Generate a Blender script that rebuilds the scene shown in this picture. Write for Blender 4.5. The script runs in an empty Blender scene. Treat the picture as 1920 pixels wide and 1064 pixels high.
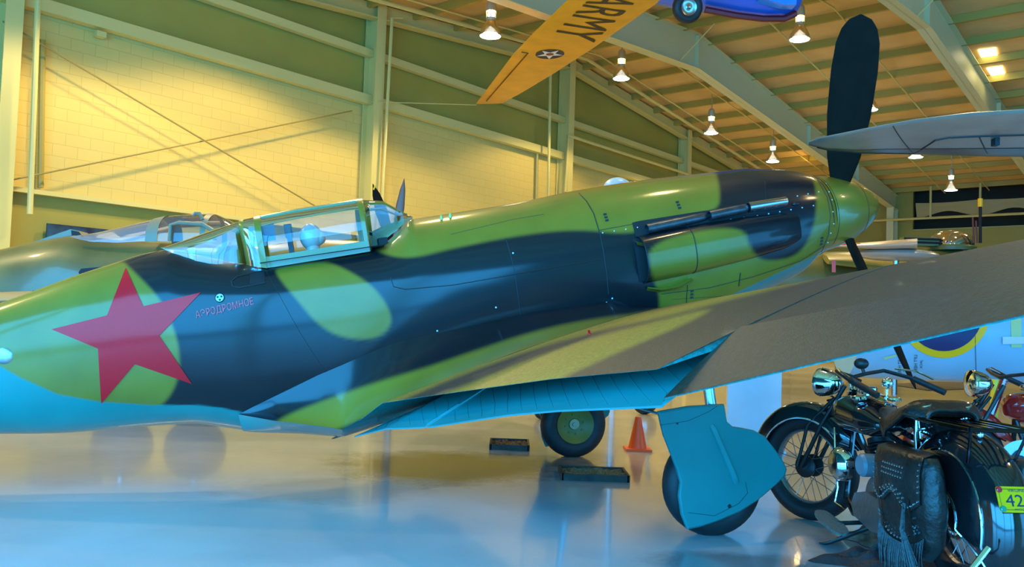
import bpy, math, random
import numpy as np
from math import sin, cos, pi, radians
random.seed(7); rng = np.random.default_rng(7)
S = bpy.context.scene; COL = S.collection

# ------------------------------------------------------------------ camera, world, light, exposure
FOC, PITCH, ROLL, HC = 1600.0, radians(2.6), radians(1.95), 1.17
_f = np.array([0, cos(PITCH), sin(PITCH)]); _r0 = np.array([1., 0, 0]); _u0 = np.array([0, -sin(PITCH), cos(PITCH)])
_r = cos(ROLL)*_r0 + sin(ROLL)*_u0; _u = cos(ROLL)*_u0 - sin(ROLL)*_r0
EYE = np.array([0, 0, HC])
from mathutils import Matrix, Vector
cam = bpy.data.cameras.new('camera'); co = bpy.data.objects.new('camera', cam); COL.objects.link(co)
co.matrix_world = Matrix(((_r[0], _u[0], -_f[0], 0), (_r[1], _u[1], -_f[1], 0), (_r[2], _u[2], -_f[2], HC), (0, 0, 0, 1)))
cam.sensor_width = 36; cam.lens = FOC/1920*36; cam.clip_end = 200; S.camera = co
S.view_settings.view_transform = 'Standard'; S.view_settings.look = 'None'; S.view_settings.gamma = 1
S.view_settings.use_curve_mapping = False; S.view_settings.exposure = 0.0

YAW = radians(39.67); D1 = np.array([sin(YAW), cos(YAW), 0]); NN = np.array([-cos(YAW), sin(YAW), 0]); ZZ = np.array([0, 0, 1.])
def W(t, n, z): return t*D1 + n*NN + z*ZZ          # hall frame: t along the gable wall, n towards it
def roofz(t): return 9.1 - 0.1*abs(t-20)
world = bpy.data.worlds.new('world'); S.world = world; world.use_nodes = True
world.node_tree.nodes['Background'].inputs[0].default_value = (0.10, 0.45, 1.0, 1)
world.node_tree.nodes['Background'].inputs[1].default_value = 0.9

def area(name, loc, target, sx, sy, power, color, shape='RECTANGLE', spread=180):
    l = bpy.data.lights.new(name, 'AREA'); l.shape = shape; l.size = sx; l.size_y = sy; l.energy = power; l.color = color; l.spread = radians(spread)
    o = bpy.data.objects.new(name, l); COL.objects.link(o); o.location = loc
    d = Vector(target)-Vector(loc); o.rotation_euler = d.to_track_quat('-Z', 'Y').to_euler(); return o
# daylight through the open hangar door in the wall behind and left of the camera
TL = -3.6
area('door_daylight', W(TL+.15, -1.5, 2.7), W(10, -1.5, 1.6), 21, 5.0, 5000, (0.04, 0.43, 1.0))
area('added_front_daylight', W(9, -13.7, 2.4), W(9, 0, 1.4), 16, 4.6, 1300, (0.06, 0.45, 1.0))  # added light in an added front opening, for blue reflections on nose and motorcycles
WARM = (1.0, 0.74, 0.36)
LAMPS = [((921, 68), 12.9, 11.5, 7.02), ((1164, 148), 18.8, 12.1, 7.67), ((1498, 75), 18.2, 7.1, 7.61), ((1631, 207), 24.1, 7.4, 7.35),
         ((1331, 250), 24.4, 12.3, 7.33), ((1451, 303), 27.8, 11.7, 6.94), ((1718, 295), 28.8, 7.4, 6.84), ((1781, 357), 33.0, 7.3, 6.37)]

# ------------------------------------------------------------------ helpers
def rayd(u, v): return _f + (u-960)/FOC*_r - (v-532)/FOC*_u
def hit_n(u, v, n):
    d = rayd(u, v); return EYE + d*((n-EYE@NN)/(d@NN))
def hit_t(u, v, t):
    d = rayd(u, v); return EYE + d*((t-EYE@D1)/(d@D1))
def hit_z(u, v, z):
    d = rayd(u, v); return EYE + d*((z-HC)/d[2])
def at(u, v, D):
    d = rayd(u, v); return EYE + d*(D/d[1])

def unit(a): a = np.asarray(a, float); return a/np.linalg.norm(a)
class MB:
    def __init__(s): s.v = []; s.f = []
    def add(s, V, F):
        o = len(s.v); s.v += [tuple(map(float, p)) for p in V]; s.f += [tuple(i+o for i in q) for q in F]; return s
    def box(s, c, sz, ax=None):
        ax = np.eye(3) if ax is None else np.asarray(ax, float); c = np.asarray(c, float)
        V = [c + ax[0]*sz[0]*i/2 + ax[1]*sz[1]*j/2 + ax[2]*sz[2]*k/2 for i in (-1, 1) for j in (-1, 1) for k in (-1, 1)]
        return s.add(V, [(0, 1, 3, 2), (4, 6, 7, 5), (0, 4, 5, 1), (2, 3, 7, 6), (0, 2, 6, 4), (1, 5, 7, 3)])
    def beam(s, a, b, w, h, up=ZZ):
        a = np.asarray(a, float); b = np.asarray(b, float); x = unit(b-a); y = unit(np.cross(up, x)); z = np.cross(x, y)
        return s.box((a+b)/2, (np.linalg.norm(b-a), w, h), (x, y, z))
    def grid(s, P, cu=False, cv=False):
        P = np.asarray(P, float); m, n = P.shape[:2]; F = []
        for i in range(m if cu else m-1):
            for j in range(n if cv else n-1):
                a, b = (i+1) % m, (j+1) % n; F.append((i*n+j, a*n+j, a*n+b, i*n+b))
        return s.add(P.reshape(-1, 3), F)
    def tube(s, path, r, n=8, caps=True, closed=False):
        P = [np.asarray(p, float) for p in path]; m = len(P); rr = r if hasattr(r, '__len__') else [r]*m
        rings = []; prev = None
        for i in range(m):
            if closed: t = unit(P[(i+1) % m]-P[i-1])
            else: t = unit(P[min(i+1, m-1)]-P[max(i-1, 0)])
            if prev is None:
                q = np.array([0, 0, 1.]) if abs(t[2]) < .9 else np.array([1., 0, 0]); x = unit(np.cross(q, t))
            else: x = prev - t*(prev@t); x = unit(x)
            prev = x; y = np.cross(t, x)
            rings.append([P[i] + rr[i]*(cos(2*pi*k/n)*x + sin(2*pi*k/n)*y) for k in range(n)])
        o = len(s.v); s.grid(rings, cu=closed, cv=True)
        if caps and not closed:
            s.f.append(tuple(o+k for k in range(n))[::-1]); s.f.append(tuple(o+(m-1)*n+k for k in range(n)))
        return s
    def lathe(s, prof, o, axis, n=24):   # prof: (radius, height along axis)
        a = unit(axis); q = np.array([0, 0, 1.]) if abs(a[2]) < .9 else np.array([1., 0, 0]); x = unit(np.cross(q, a)); y = np.cross(a, x); o = np.asarray(o, float)
        return s.grid([[o + a*h + max(r, 1e-4)*(cos(2*pi*k/n)*x + sin(2*pi*k/n)*y) for k in range(n)] for r, h in prof], cv=True)
    def prism(s, pts, off):               # pts: 3D polygon, extruded by vector off
        P = [np.asarray(p, float) for p in pts]; n = len(P); off = np.asarray(off, float)
        V = P + [p+off for p in P]; F = [tuple(range(n))[::-1], tuple(range(n, 2*n))] + [(i, (i+1) % n, n+(i+1) % n, n+i) for i in range(n)]
        return s.add(V, F)
    def ball(s, c, r, ax=None, n=16, m=10):
        r = r if hasattr(r, '__len__') else (r, r, r); ax = np.eye(3) if ax is None else ax; c = np.asarray(c, float)
        P = [[c + ax[0]*r[0]*sin(pi*i/m)*cos(2*pi*k/n) + ax[1]*r[1]*sin(pi*i/m)*sin(2*pi*k/n) + ax[2]*r[2]*cos(pi*i/m) for k in range(n)] for i in range(m+1)]
        P[0] = [p + 1e-5*(P[1][k]-p) for k, p in enumerate(P[0])]; P[m] = [p + 1e-5*(P[m-1][k]-p) for k, p in enumerate(P[m])]
        return s.grid(P, cv=True)
    def build(s, name, mat, parent=None, sharp=35, colors=None, smooth=True, origin=None):
        V = np.array(s.v, float).reshape(-1, 3); o = worldloc(parent) if origin is None else np.asarray(origin, float)
        me = bpy.data.meshes.new(name); me.from_pydata((V-o).tolist(), [], s.f); me.update()
        if colors is not None:
            ca = me.color_attributes.new('paint', 'FLOAT_COLOR', 'POINT'); c4 = np.ones((len(V), 4), np.float32); c4[:, :3] = colors; ca.data.foreach_set('color', c4.ravel())
        ob = bpy.data.objects.new(name, me); COL.objects.link(ob); me.materials.append(mat)
        if smooth:
            me.polygons.foreach_set('use_smooth', [True]*len(me.polygons)); me.set_sharp_from_angle(angle=radians(sharp))
        if parent is not None: ob.parent = parent
        elif origin is not None: ob.location = o
        return ob
ORI = {}
def worldloc(p):
    while p is not None:
        if p.name in ORI: return ORI[p.name]
        p = p.parent
    return np.zeros(3)
def tag(o, label=None, cat=None, group=None, kind=None):
    if label: o['label'] = label
    if cat: o['category'] = cat
    if group: o['group'] = group
    if kind: o['kind'] = kind
    return o
def thing(name, label, cat, loc, group=None):
    o = bpy.data.objects.new(name, None); COL.objects.link(o); o.location = loc; o.empty_display_size = .1; ORI[o.name] = np.asarray(loc, float)
    return tag(o, label, cat, group)
def solo(mb, name, mat, label, cat, group=None, **k):
    V = np.array(mb.v); org = np.array([V[:, 0].mean(), V[:, 1].mean(), V[:, 2].min()])
    return tag(mb.build(name, mat, None, origin=org, **k), label, cat, group)
def struct(mb, name, mat, **k): return tag(mb.build(name, mat, None, **k), kind='structure')
def copy_tree(o, parent=None, loc=None):
    c = o.copy(); COL.objects.link(c)
    if parent is not None: c.parent = parent
    if loc is not None: c.location = loc
    for ch in list(o.children): copy_tree(ch, c)
    return c

# ------------------------------------------------------------------ materials
def mat(name, col=(.5, .5, .5), rough=.5, metal=0., spec=.5, coat=0., noise=None, bump=None, vcol=False, trans=0., emit=None, estr=0, alpha=1, coatr=.08):
    m = bpy.data.materials.new(name); m.use_nodes = True; nt = m.node_tree; b = nt.nodes['Principled BSDF']
    b.inputs['Base Color'].default_value = (*col, 1); b.inputs['Roughness'].default_value = rough; b.inputs['Metallic'].default_value = metal
    b.inputs['Specular IOR Level'].default_value = spec; b.inputs['Coat Weight'].default_value = coat; b.inputs['Coat Roughness'].default_value = coatr
    b.inputs['Transmission Weight'].default_value = trans; b.inputs['Alpha'].default_value = alpha
    if emit: b.inputs['Emission Color'].default_value = (*emit, 1); b.inputs['Emission Strength'].default_value = estr
    src = None; L = nt.links
    if vcol:
        a = nt.nodes.new('ShaderNodeVertexColor'); a.layer_name = 'paint'; src = a.outputs[0]
    tc = nt.nodes.new('ShaderNodeTexCoord')
    if noise:   # (scale, strength, detail)
        n = nt.nodes.new('ShaderNodeTexNoise'); n.inputs['Scale'].default_value = noise[0]; n.inputs['Detail'].default_value = noise[2]; L.new(tc.outputs['Object'], n.inputs['Vector'])
        r = nt.nodes.new('ShaderNodeMapRange'); r.inputs[1].default_value = .3; r.inputs[2].default_value = .7; r.inputs[3].default_value = 1-noise[1]; r.inputs[4].default_value = 1+noise[1]; L.new(n.outputs[0], r.inputs[0])
        mx = nt.nodes.new('ShaderNodeVectorMath'); mx.operation = 'SCALE'
        if src: L.new(src, mx.inputs[0])
        else: mx.inputs[0].default_value = col
        L.new(r.outputs[0], mx.inputs['Scale']); src = mx.outputs[0]
    if src: L.new(src, b.inputs['Base Color'])
    if bump:
        n = nt.nodes.new('ShaderNodeTexNoise'); n.inputs['Scale'].default_value = bump[0]; n.inputs['Detail'].default_value = 4; L.new(tc.outputs['Object'], n.inputs['Vector'])
        bp_ = nt.nodes.new('ShaderNodeBump'); bp_.inputs['Strength'].default_value = bump[1]; bp_.inputs['Distance'].default_value = .02; L.new(n.outputs[0], bp_.inputs['Height']); L.new(bp_.outputs[0], b.inputs['Normal'])
    return m
PAINT = mat('aircraft_paint', vcol=True, rough=.45, spec=.15, coat=.62, coatr=.13, noise=(3, .12, 5), bump=(2.2, .16))
WINGP = mat('wing_paint', vcol=True, rough=.5, spec=.3, coat=.04, noise=(60, .35, 6), bump=(180, .15))
BLUEU = mat('underside_blue', (.01, .21, .20), .4, noise=(2, .08, 3), coat=.2)
BLUEC = mat('cover_blue', (.0, .18, .17), .45, noise=(3, .1, 4))
GREEN = mat('olive_green_paint', (.25, .15, .014), .3, coat=.5, noise=(4, .1, 4))
RED = mat('red_paint', (.95, .006, .012), .45, spec=.1, coat=.32, coatr=.13)
REDL = mat('red_lettering', (.95, .06, .08), .4)
BLACKP = mat('black_blade_paint', (.014, .008, .005), .8, spec=.08, noise=(8, .2, 4))
PIPE = mat('exhaust_steel', (.10, .10, .11), .35, metal=.8, noise=(15, .3, 4))
CHROME = mat('chrome', (.8, .82, .85), .06, metal=1)
STEEL = mat('brushed_steel', (.45, .46, .48), .25, metal=1)
DARK = mat('dark_recess', (.006, .006, .007), .7)
RUBBER = mat('tyre_rubber', (.012, .012, .013), .55, noise=(20, .3, 3))
SEAM = mat('panel_seam', (.01, .01, .012), .6)
RIVET = mat('rivet_bright', (.6, .65, .7), .3, metal=.6)
def glass(name, tint=(.9, .95, 1), k=.82, rough=.03):
    m = bpy.data.materials.new(name); m.use_nodes = True; nt = m.node_tree; nt.nodes.clear()
    o = nt.nodes.new('ShaderNodeOutputMaterial'); t = nt.nodes.new('ShaderNodeBsdfTransparent'); g = nt.nodes.new('ShaderNodeBsdfGlossy'); d = nt.nodes.new('ShaderNodeBsdfDiffuse')
    t.inputs[0].default_value = (*tint, 1); g.inputs['Roughness'].default_value = rough; d.inputs[0].default_value = (.7, .75, .8, 1)
    f = nt.nodes.new('ShaderNodeFresnel'); f.inputs[0].default_value = 1.5; mx = nt.nodes.new('ShaderNodeMixShader'); m2 = nt.nodes.new('ShaderNodeMixShader'); m2.inputs[0].default_value = 1-k
    L = nt.links; L.new(t.outputs[0], m2.inputs[1]); L.new(d.outputs[0], m2.inputs[2]); L.new(f.outputs[0], mx.inputs[0]); L.new(m2.outputs[0], mx.inputs[1]); L.new(g.outputs[0], mx.inputs[2]); L.new(mx.outputs[0], o.inputs[0]); return m
GLASS = glass('canopy_glass', k=.93); GLASSO = glass('frosted_canopy_glass', k=.80)
WALLB = bpy.data.materials.new('painted_block_wall')
def block_mat():
    m = WALLB; m.use_nodes = True; nt = m.node_tree; b = nt.nodes['Principled BSDF']; b.inputs['Roughness'].default_value = .6; L = nt.links
    tc = nt.nodes.new('ShaderNodeTexCoord'); br = nt.nodes.new('ShaderNodeTexBrick'); br.inputs['Scale'].default_value = 1; br.inputs['Brick Width'].default_value = .41; br.inputs['Row Height'].default_value = .205; br.inputs['Mortar Size'].default_value = .006; br.inputs['Mortar Smooth'].default_value = .6
    br.inputs['Color1'].default_value = (.64, .50, .13, 1); br.inputs['Color2'].default_value = (.62, .485, .125, 1); br.inputs['Mortar'].default_value = (.52, .40, .10, 1)
    mp = nt.nodes.new('ShaderNodeMapping'); mp.inputs['Rotation'].default_value = (radians(90), 0, 0)
    dt = nt.nodes.new('ShaderNodeVectorMath'); dt.operation = 'DOT_PRODUCT'; dt.inputs[1].default_value = tuple(D1); L.new(tc.outputs['Object'], dt.inputs[0])
    sp = nt.nodes.new('ShaderNodeSeparateXYZ'); L.new(tc.outputs['Object'], sp.inputs[0]); cb = nt.nodes.new('ShaderNodeCombineXYZ'); L.new(dt.outputs['Value'], cb.inputs[0]); L.new(sp.outputs[2], cb.inputs[1])
    L.new(cb.outputs[0], br.inputs['Vector']); L.new(br.outputs[0], b.inputs['Base Color'])
    bp_ = nt.nodes.new('ShaderNodeBump'); bp_.inputs['Strength'].default_value = .35; bp_.inputs['Distance'].default_value = .01; bp_.invert = True; L.new(br.outputs['Fac'], bp_.inputs['Height']); L.new(bp_.outputs[0], b.inputs['Normal'])
block_mat()
PANEL = mat('wall_sheet_panel', (.34, .30, .05), .55, noise=(.6, .08, 3))
TRIMM = mat('painted_steel_trim', (.62, .54, .17), .5)
TRIMD = mat('painted_steel_frame', (.60, .60, .32), .5)
PURL = mat('purlin_paint', (.36, .29, .05), .5)
INSUL = mat('roof_insulation', (.66, .44, .16), .6, noise=(1.2, .10, 4), bump=(1.6, .5))

def floor_mat():
    m = bpy.data.materials.new('polished_concrete'); m.use_nodes = True; nt = m.node_tree; b = nt.nodes['Principled BSDF']; L = nt.links
    tc = nt.nodes.new('ShaderNodeTexCoord'); n = nt.nodes.new('ShaderNodeTexNoise'); n.inputs['Scale'].default_value = .5; n.inputs['Detail'].default_value = 7; n.inputs['Roughness'].default_value = .6; L.new(tc.outputs['Object'], n.inputs['Vector'])
    cr = nt.nodes.new('ShaderNodeValToRGB'); e = cr.color_ramp.elements; e[0].position = .25; e[0].color = (.40, .40, .40, 1); e[1].position = .75; e[1].color = (.56, .56, .56, 1); L.new(n.outputs[0], cr.inputs[0])
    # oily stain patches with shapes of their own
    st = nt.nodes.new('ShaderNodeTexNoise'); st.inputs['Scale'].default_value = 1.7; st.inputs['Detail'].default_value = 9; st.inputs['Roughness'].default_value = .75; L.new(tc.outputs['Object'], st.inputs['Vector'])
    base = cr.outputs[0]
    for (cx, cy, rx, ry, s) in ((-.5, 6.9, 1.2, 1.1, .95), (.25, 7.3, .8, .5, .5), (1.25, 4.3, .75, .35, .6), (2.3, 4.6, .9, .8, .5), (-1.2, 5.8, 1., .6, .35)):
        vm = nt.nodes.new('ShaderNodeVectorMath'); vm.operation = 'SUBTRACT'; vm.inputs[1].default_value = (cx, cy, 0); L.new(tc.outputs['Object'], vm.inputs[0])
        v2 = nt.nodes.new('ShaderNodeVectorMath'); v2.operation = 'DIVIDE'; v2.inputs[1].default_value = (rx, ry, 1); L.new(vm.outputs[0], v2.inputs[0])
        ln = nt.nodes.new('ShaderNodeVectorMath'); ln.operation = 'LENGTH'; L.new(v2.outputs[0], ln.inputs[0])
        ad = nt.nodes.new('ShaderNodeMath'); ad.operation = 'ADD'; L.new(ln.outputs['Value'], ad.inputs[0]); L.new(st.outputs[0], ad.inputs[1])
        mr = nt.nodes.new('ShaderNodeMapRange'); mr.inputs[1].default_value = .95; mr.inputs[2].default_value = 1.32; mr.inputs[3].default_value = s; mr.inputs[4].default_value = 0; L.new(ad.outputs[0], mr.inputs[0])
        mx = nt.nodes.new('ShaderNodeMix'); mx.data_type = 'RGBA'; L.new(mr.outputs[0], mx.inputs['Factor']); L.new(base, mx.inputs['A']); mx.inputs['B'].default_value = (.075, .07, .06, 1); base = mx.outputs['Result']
    L.new(base, b.inputs['Base Color'])
    rr = nt.nodes.new('ShaderNodeMapRange'); rr.inputs[3].default_value = .08; rr.inputs[4].default_value = .26; L.new(n.outputs[0], rr.inputs[0]); L.new(rr.outputs[0], b.inputs['Roughness'])
    b.inputs['Coat Weight'].default_value = .3; b.inputs['Coat Roughness'].default_value = .05
    return m
FLOORM = floor_mat()

# ------------------------------------------------------------------ hall
TR = 38.2; NB = 15.0; NF = -14.0
def quad(a, b, c, d): m = MB(); m.add([a, b, c, d], [(0, 1, 2, 3)]); return m
def slab(a, b, c, d, off): m = MB(); m.prism([a, b, c, d], off); return m
struct(slab(W(TL, NF, 0), W(TR, NF, 0), W(TR, NB, 0), W(TL, NB, 0), (0, 0, -.2)), 'floor', FLOORM, smooth=False)
m = MB()
m.prism([W(TL, NF, roofz(TL)), W(20, NF, 9.1), W(20, NB, 9.1), W(TL, NB, roofz(TL))], (0, 0, .15))
m.prism([W(20, NF, 9.1), W(TR, NF, roofz(TR)), W(TR, NB, roofz(TR)), W(20, NB, 9.1)], (0, 0, .15))
struct(m, 'ceiling', INSUL, smooth=False)
m = MB(); m.prism([W(TL, NB, 3.0), W(TR, NB, 3.0), W(TR, NB, 6.05), W(TL, NB, 6.05)], NN*.2)
struct(m, 'wall_back', WALLB, smooth=False)
m = MB(); m.prism([W(TL, NB, 6.05), W(TR, NB, 6.05), W(TR, NB, roofz(TR)+.1), W(20, NB, 9.2), W(TL, NB, roofz(TL)+.1)], NN*.2)
m.prism([W(TL, NB, 0), W(TR, NB, 0), W(TR, NB, 3.0), W(TL, NB, 3.0)], NN*.2)
struct(m, 'wall_back_sheeting', PANEL, smooth=False)
# right eave wall with the dark band of open screens under the eave
m = MB(); m.prism([W(TR, NF, 0), W(TR, NB, 0), W(TR, NB, 5.6), W(TR, NF, 5.6)], D1*.2)
m.prism([W(TR, 9.9, 5.6), W(TR, NB, 5.6), W(TR, NB, roofz(TR)+.1), W(TR, 9.9, roofz(TR)+.1)], D1*.2)
struct(m, 'wall_right', PANEL, smooth=False)
m = MB(); m.prism([W(TR+1.0, NF, 5.0), W(TR+1.0, 12, 5.0), W(TR+1.0, 12, 7.6), W(TR+1.0, NF, 7.6)], D1*.1)
m.prism([W(TR, NF, roofz(TR)+.1), W(TR+1.1, NF, roofz(TR)+.1), W(TR+1.1, 12, roofz(TR)+.1), W(TR, 12, roofz(TR)+.1)], ZZ*.05)
struct(m, 'wall_right_screen', mat('dark_screen', (.03, .025, .012), .8), smooth=False)
m = MB()   # front gable wall with an unseen opening added to let in blue light, t 1..17, 4.75 m high
m.prism([W(TL, NF, 4.75), W(TR, NF, 4.75), W(TR, NF, roofz(TR)+.1), W(20, NF, 9.2), W(TL, NF, roofz(TL)+.1)], -NN*.2)
for a_, b_ in ((TL, 1), (17, TR)): m.prism([W(a_, NF, 0), W(b_, NF, 0), W(b_, NF, 4.75), W(a_, NF, 4.75)], -NN*.2)
struct(m, 'wall_front', PANEL, smooth=False)
m = MB()   # left eave wall, door opening n -12..9, 5.2 m high
for n0, n1, z0, z1 in ((NF, -12, 0, 6.5), (9, NB, 0, 6.5), (-12, 9, 5.25, 6.5)):
    m.prism([W(TL, n0, z0), W(TL, n1, z0), W(TL, n1, z1), W(TL, n0, z1)], -D1*.2)
struct(m, 'wall_left', PANEL, smooth=False)
k = 0
def trim(mb, mt=None, **kw):
    global k; k += 1; return struct(mb, 'trim_%d' % k, mt or TRIMM, smooth=False, **kw)
# gable wall columns (H sections)
for t in (-2.3, 5.1, 12.65, 20.05, 27.3, 34.6):
    m = MB(); zt = roofz(t)-.1
    for dn, w_ in ((-.42, .26), (-.04, .26)): m.box(W(t, NB+dn, zt/2), (w_, .025, zt), (D1, NN, ZZ))
    m.box(W(t, NB-.23, zt/2), (.015, .38, zt), (D1, NN, ZZ)); trim(m, TRIMM)
# girts
for z, h, dn in ((6.1, .20, .22), (7.17, .16, .20), (3.03, .07, .16)):
    for a, b in zip((TL, -2.3, 5.1, 12.65, 20.05, 27.3, 34.6), (-2.3, 5.1, 12.65, 20.05, 27.3, 34.6, TR)):
        m = MB(); m.box(W((a+b)/2, NB-dn/2, z+h/2), (b-a-.03, dn, .012), (D1, NN, ZZ)); m.box(W((a+b)/2, NB-dn, z), (b-a-.03, .012, h), (D1, NN, ZZ))
        if z > 4: m.box(W((a+b)/2, NB-dn/2-.02, z-h/2), (b-a-.03, dn-.04, .012), (D1, NN, ZZ))
        trim(m, TRIMM)
# rake beam on the gable wall
for a, b in ((TL, 20), (20, TR)):
    m = MB(); m.beam(W(a, NB-.25, roofz(a)-.24), W(b, NB-.25, roofz(b)-.24), .10, .34); m.beam(W(a, NB-.28, roofz(a)-.42), W(b, NB-.28, roofz(b)-.42), .26, .03); trim(m, TRIMM)
# sprinkler pipe following the rake
m = MB(); m.tube([W(-2, NB-.95, roofz(-2)-.25), W(20, NB-.95, 8.85), W(TR-.5, NB-.95, roofz(TR)-.25)], .055, 8)
trim(m, TRIMM)
# tapered rigid frames
def frame(n):
    m = MB()
    def bot(t): 
        return 7.97 - .083*abs(t-20)
    for a, b in ((TL, 20), (20, TR)):
        P = [W(a, n, roofz(a)-.2), W(b, n, roofz(b)-.2), W(b, n, bot(b)), W(a, n, bot(a))]
        m.prism([p-NN*.006 for p in P], NN*.012)
        for zf, w_ in ((lambda t: roofz(t)-.2, .26), (bot, .30)):
            m.prism([W(a, n-w_/2, zf(a)), W(b, n-w_/2, zf(b)), W(b, n+w_/2, zf(b)), W(a, n+w_/2, zf(a))], (0, 0, .02))
    for tc_ in (TL+.2, TR-.45):
        zt = bot(tc_)+.05
        P = [W(tc_-.3, n, 0), W(tc_+.3, n, 0), W(tc_+.3, n, zt), W(tc_-.3, n, zt)]
        m.prism(P, NN*.012)
        for dd in (-.3, .3): m.box(W(tc_+dd, n, zt/2), (.02, .28, zt), (D1, NN, ZZ))
    for tt in (20, 12, 28, 33): 
        for sgn in (-1, 1): m.box(W(tt, n+sgn*.06, (roofz(tt)-.2+bot(tt))/2), (.02, .11, roofz(tt)-.2-bot(tt)-.04), (D1, NN, ZZ))
    trim(m, TRIMD)
    for tt in (19, 31):   # flange braces up to the purlins
        for sgn in (-1, 1):
            b = MB(); b.tube([W(tt, n+sgn*.12, bot(tt)+.05), W(tt+.35, n+sgn*.95, roofz(tt+.3)-.12)], .018, 6); trim(b, TRIMM)
for n in (10.6, 5.0, -.8, -7): frame(n)
# purlins, each bay a run
tp = TL+.5
while tp < TR:
    m = MB(); z = roofz(tp)
    m.box(W(tp, (NB+NF)/2, z-.11), (.012, NB-NF-.4, .19), (D1, NN, ZZ)); m.box(W(tp+.04, (NB+NF)/2, z-.2), (.09, NB-NF-.4, .012), (D1, NN, ZZ)); trim(m, PURL)
    tp += 1.4
# sag straps and cable runs under the insulation, following the roof
for n in (13.6, 12.0, 8.6, 7.0, 3.2, 2.0):
    m = MB(); m.tube([W(TL+.5, n, roofz(TL+.5)-.23), W(20, n, 8.87), W(TR-.3, n, roofz(TR)-.23)], .022, 6); trim(m, TRIMM)
# right eave: rail, posts, rolled screens
m = MB(); m.tube([W(TR-.9, -13, 5.98), W(TR-.9, 14.5, 5.98)], .05, 8); trim(m, TRIMM)
for n in (9.0, 7.2, 4.9, 2.5, 0): m = MB(); m.tube([W(TR-.9, n, 5.98), W(TR-.9, n, roofz(TR-.9)-.1)], .045, 8); trim(m, TRIMM)
CANV = mat('rolled_canvas', (.42, .36, .16), .8, bump=(3, .8))
m = MB()
for i in range(5):
    n0 = 9.8-i*2.4; P = []
    for a in range(13):
        x = a/12; sag = .12*sin(pi*x); P.append([W(TR+.1-.1*cos(c*pi/6), n0-2.35*x, 6.75-.35*sag-.6*(c/6)*(1-.45*sin(pi*x)**2)) for c in range(7)])
    m.grid(P)
solo(m, 'rolled_canvas_screen', CANV, 'sagging canvas screen hung along the dark opening of the far right wall', 'screen')
m = MB(); m.box(W(TR+.55, 0, 5.62), (1.0, 20, .05), (D1, NN, ZZ)); trim(m, TRIMM)

# ------------------------------------------------------------------ lamps and pipes
LENS = mat('lit_lamp_lens', (1, .95, .85), .3, emit=(1, .96, .86), estr=14); GLOW = mat('lamp_bulb_glow', (1, .9, .6), .3, emit=(1, .85, .45), estr=8)
ACRYL = glass('acrylic_lamp_shade', (.97, .95, .85), .93, .2); LHOUS = mat('lamp_housing', (.5, .45, .28), .4, metal=.4)
lamp_labels = ['lit high-bay lamp left of the yellow wing, above the sloping wall pipe', 'lit high-bay lamp just right of the yellow wing, over the gable wall peak',
 'lit high-bay lamp right beside the blue nose, left of the tall black propeller blade', 'lit high-bay lamp just right of the tall black propeller blade',
 'lit high-bay lamp midway between the yellow wing and the propeller, above the engine cowling', 'farthest high-bay lamp, small glow low over the dark engine cowling',
 'high-bay lamp showing just below the grey wing panel', 'lowest high-bay lamp on the right, over the mirror-like dome turret']
def lamp_proto(loc, label):
    t = thing('high_bay_lamp', label, 'lamp', loc, 'high-bay lamps under the hangar roof')
    o = np.asarray(loc, float)
    m = MB(); m.lathe([(.0, .0), (.12, -.005), (.21, .0), (.215, .02)], o, ZZ, 24); m.build('lens', LENS, t)
    m = MB(); m.lathe([(.22, .0), (.225, .02), (.20, .12), (.13, .26), (.09, .33)], o, ZZ, 24); m.build('lamp_shade', ACRYL, t)
    m = MB(); m.ball(o+ZZ*.45, (.08, .08, .07)); m.build('bulb', GLOW, t)
    m = MB(); m.lathe([(.0, .30), (.09, .30), (.10, .36), (.10, .38)], o, ZZ, 16); m.lathe([(.10, .52), (.11, .56), (.09, .74), (.05, .78), (.0, .78)], o, ZZ, 16)
    for q in range(4): m.tube([o+[.095*cos(q*pi/2), .095*sin(q*pi/2), .36], o+[.1*cos(q*pi/2), .1*sin(q*pi/2), .56]], .008, 5)
    m.build('housing', LHOUS, t)
    m = MB(); m.tube([o+[0, 0, .78], o+[.02, 0, .95], o+[0, 0, 1.25]], .014, 6); m.build('hanger', LHOUS, t)
    return t
LP = None
extra = [(6.0, 11.5, 7.0), (9.0, 11.9, 7.3), (6.5, 7.1, 7.0), (12.6, 7.1, 7.0), (0, 11.5, 6.3), (12, 2.3, 7.0), (19, 2.3, 7.6), (25, 2.3, 7.2), (31.5, 12.0, 6.6), (6, 2.3, 6.4), (8, -3, 6.4)]
for i, (px, t, n, z) in enumerate(LAMPS):
    if LP is None: LP = o = lamp_proto(W(t, n, z), lamp_labels[i])
    else: o = copy_tree(LP, loc=W(t, n, z)); o['label'] = lamp_labels[i]
for i, (t, n, z) in enumerate([(a[1], a[2], a[3]) for a in LAMPS] + extra):
    l = bpy.data.lights.new('lamp_light', 'SPOT'); l.energy = 820 if n > 10 else (420 if n > 5 else 160); l.color = WARM; l.spot_size = radians(134); l.spot_blend = .25; l.shadow_soft_size = .18
    o = bpy.data.objects.new('lamp_light', l); COL.objects.link(o); o.location = W(t, n, z-.05)
    l = bpy.data.lights.new('lamp_uplight', 'POINT'); l.energy = 22; l.color = (1, .62, .2); l.shadow_soft_size = .1
    o = bpy.data.objects.new('lamp_uplight', l); COL.objects.link(o); o.location = W(t, n, z+.62)
CABLE = mat('thin_cable', (.30, .24, .06), .6)
SPEC = []
def pipe(pts, r, label, cat='pipe', name='pipe', mt=None, n=8):
    m = MB(); m.tube(pts, r, n); return solo(m, name, mt or TRIMM, label, cat)
a = W(5.62, NB-.65, 0); p0 = hit_n(72, -20, NB-.65); p1 = hit_n(56, 402, NB-.65)
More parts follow.
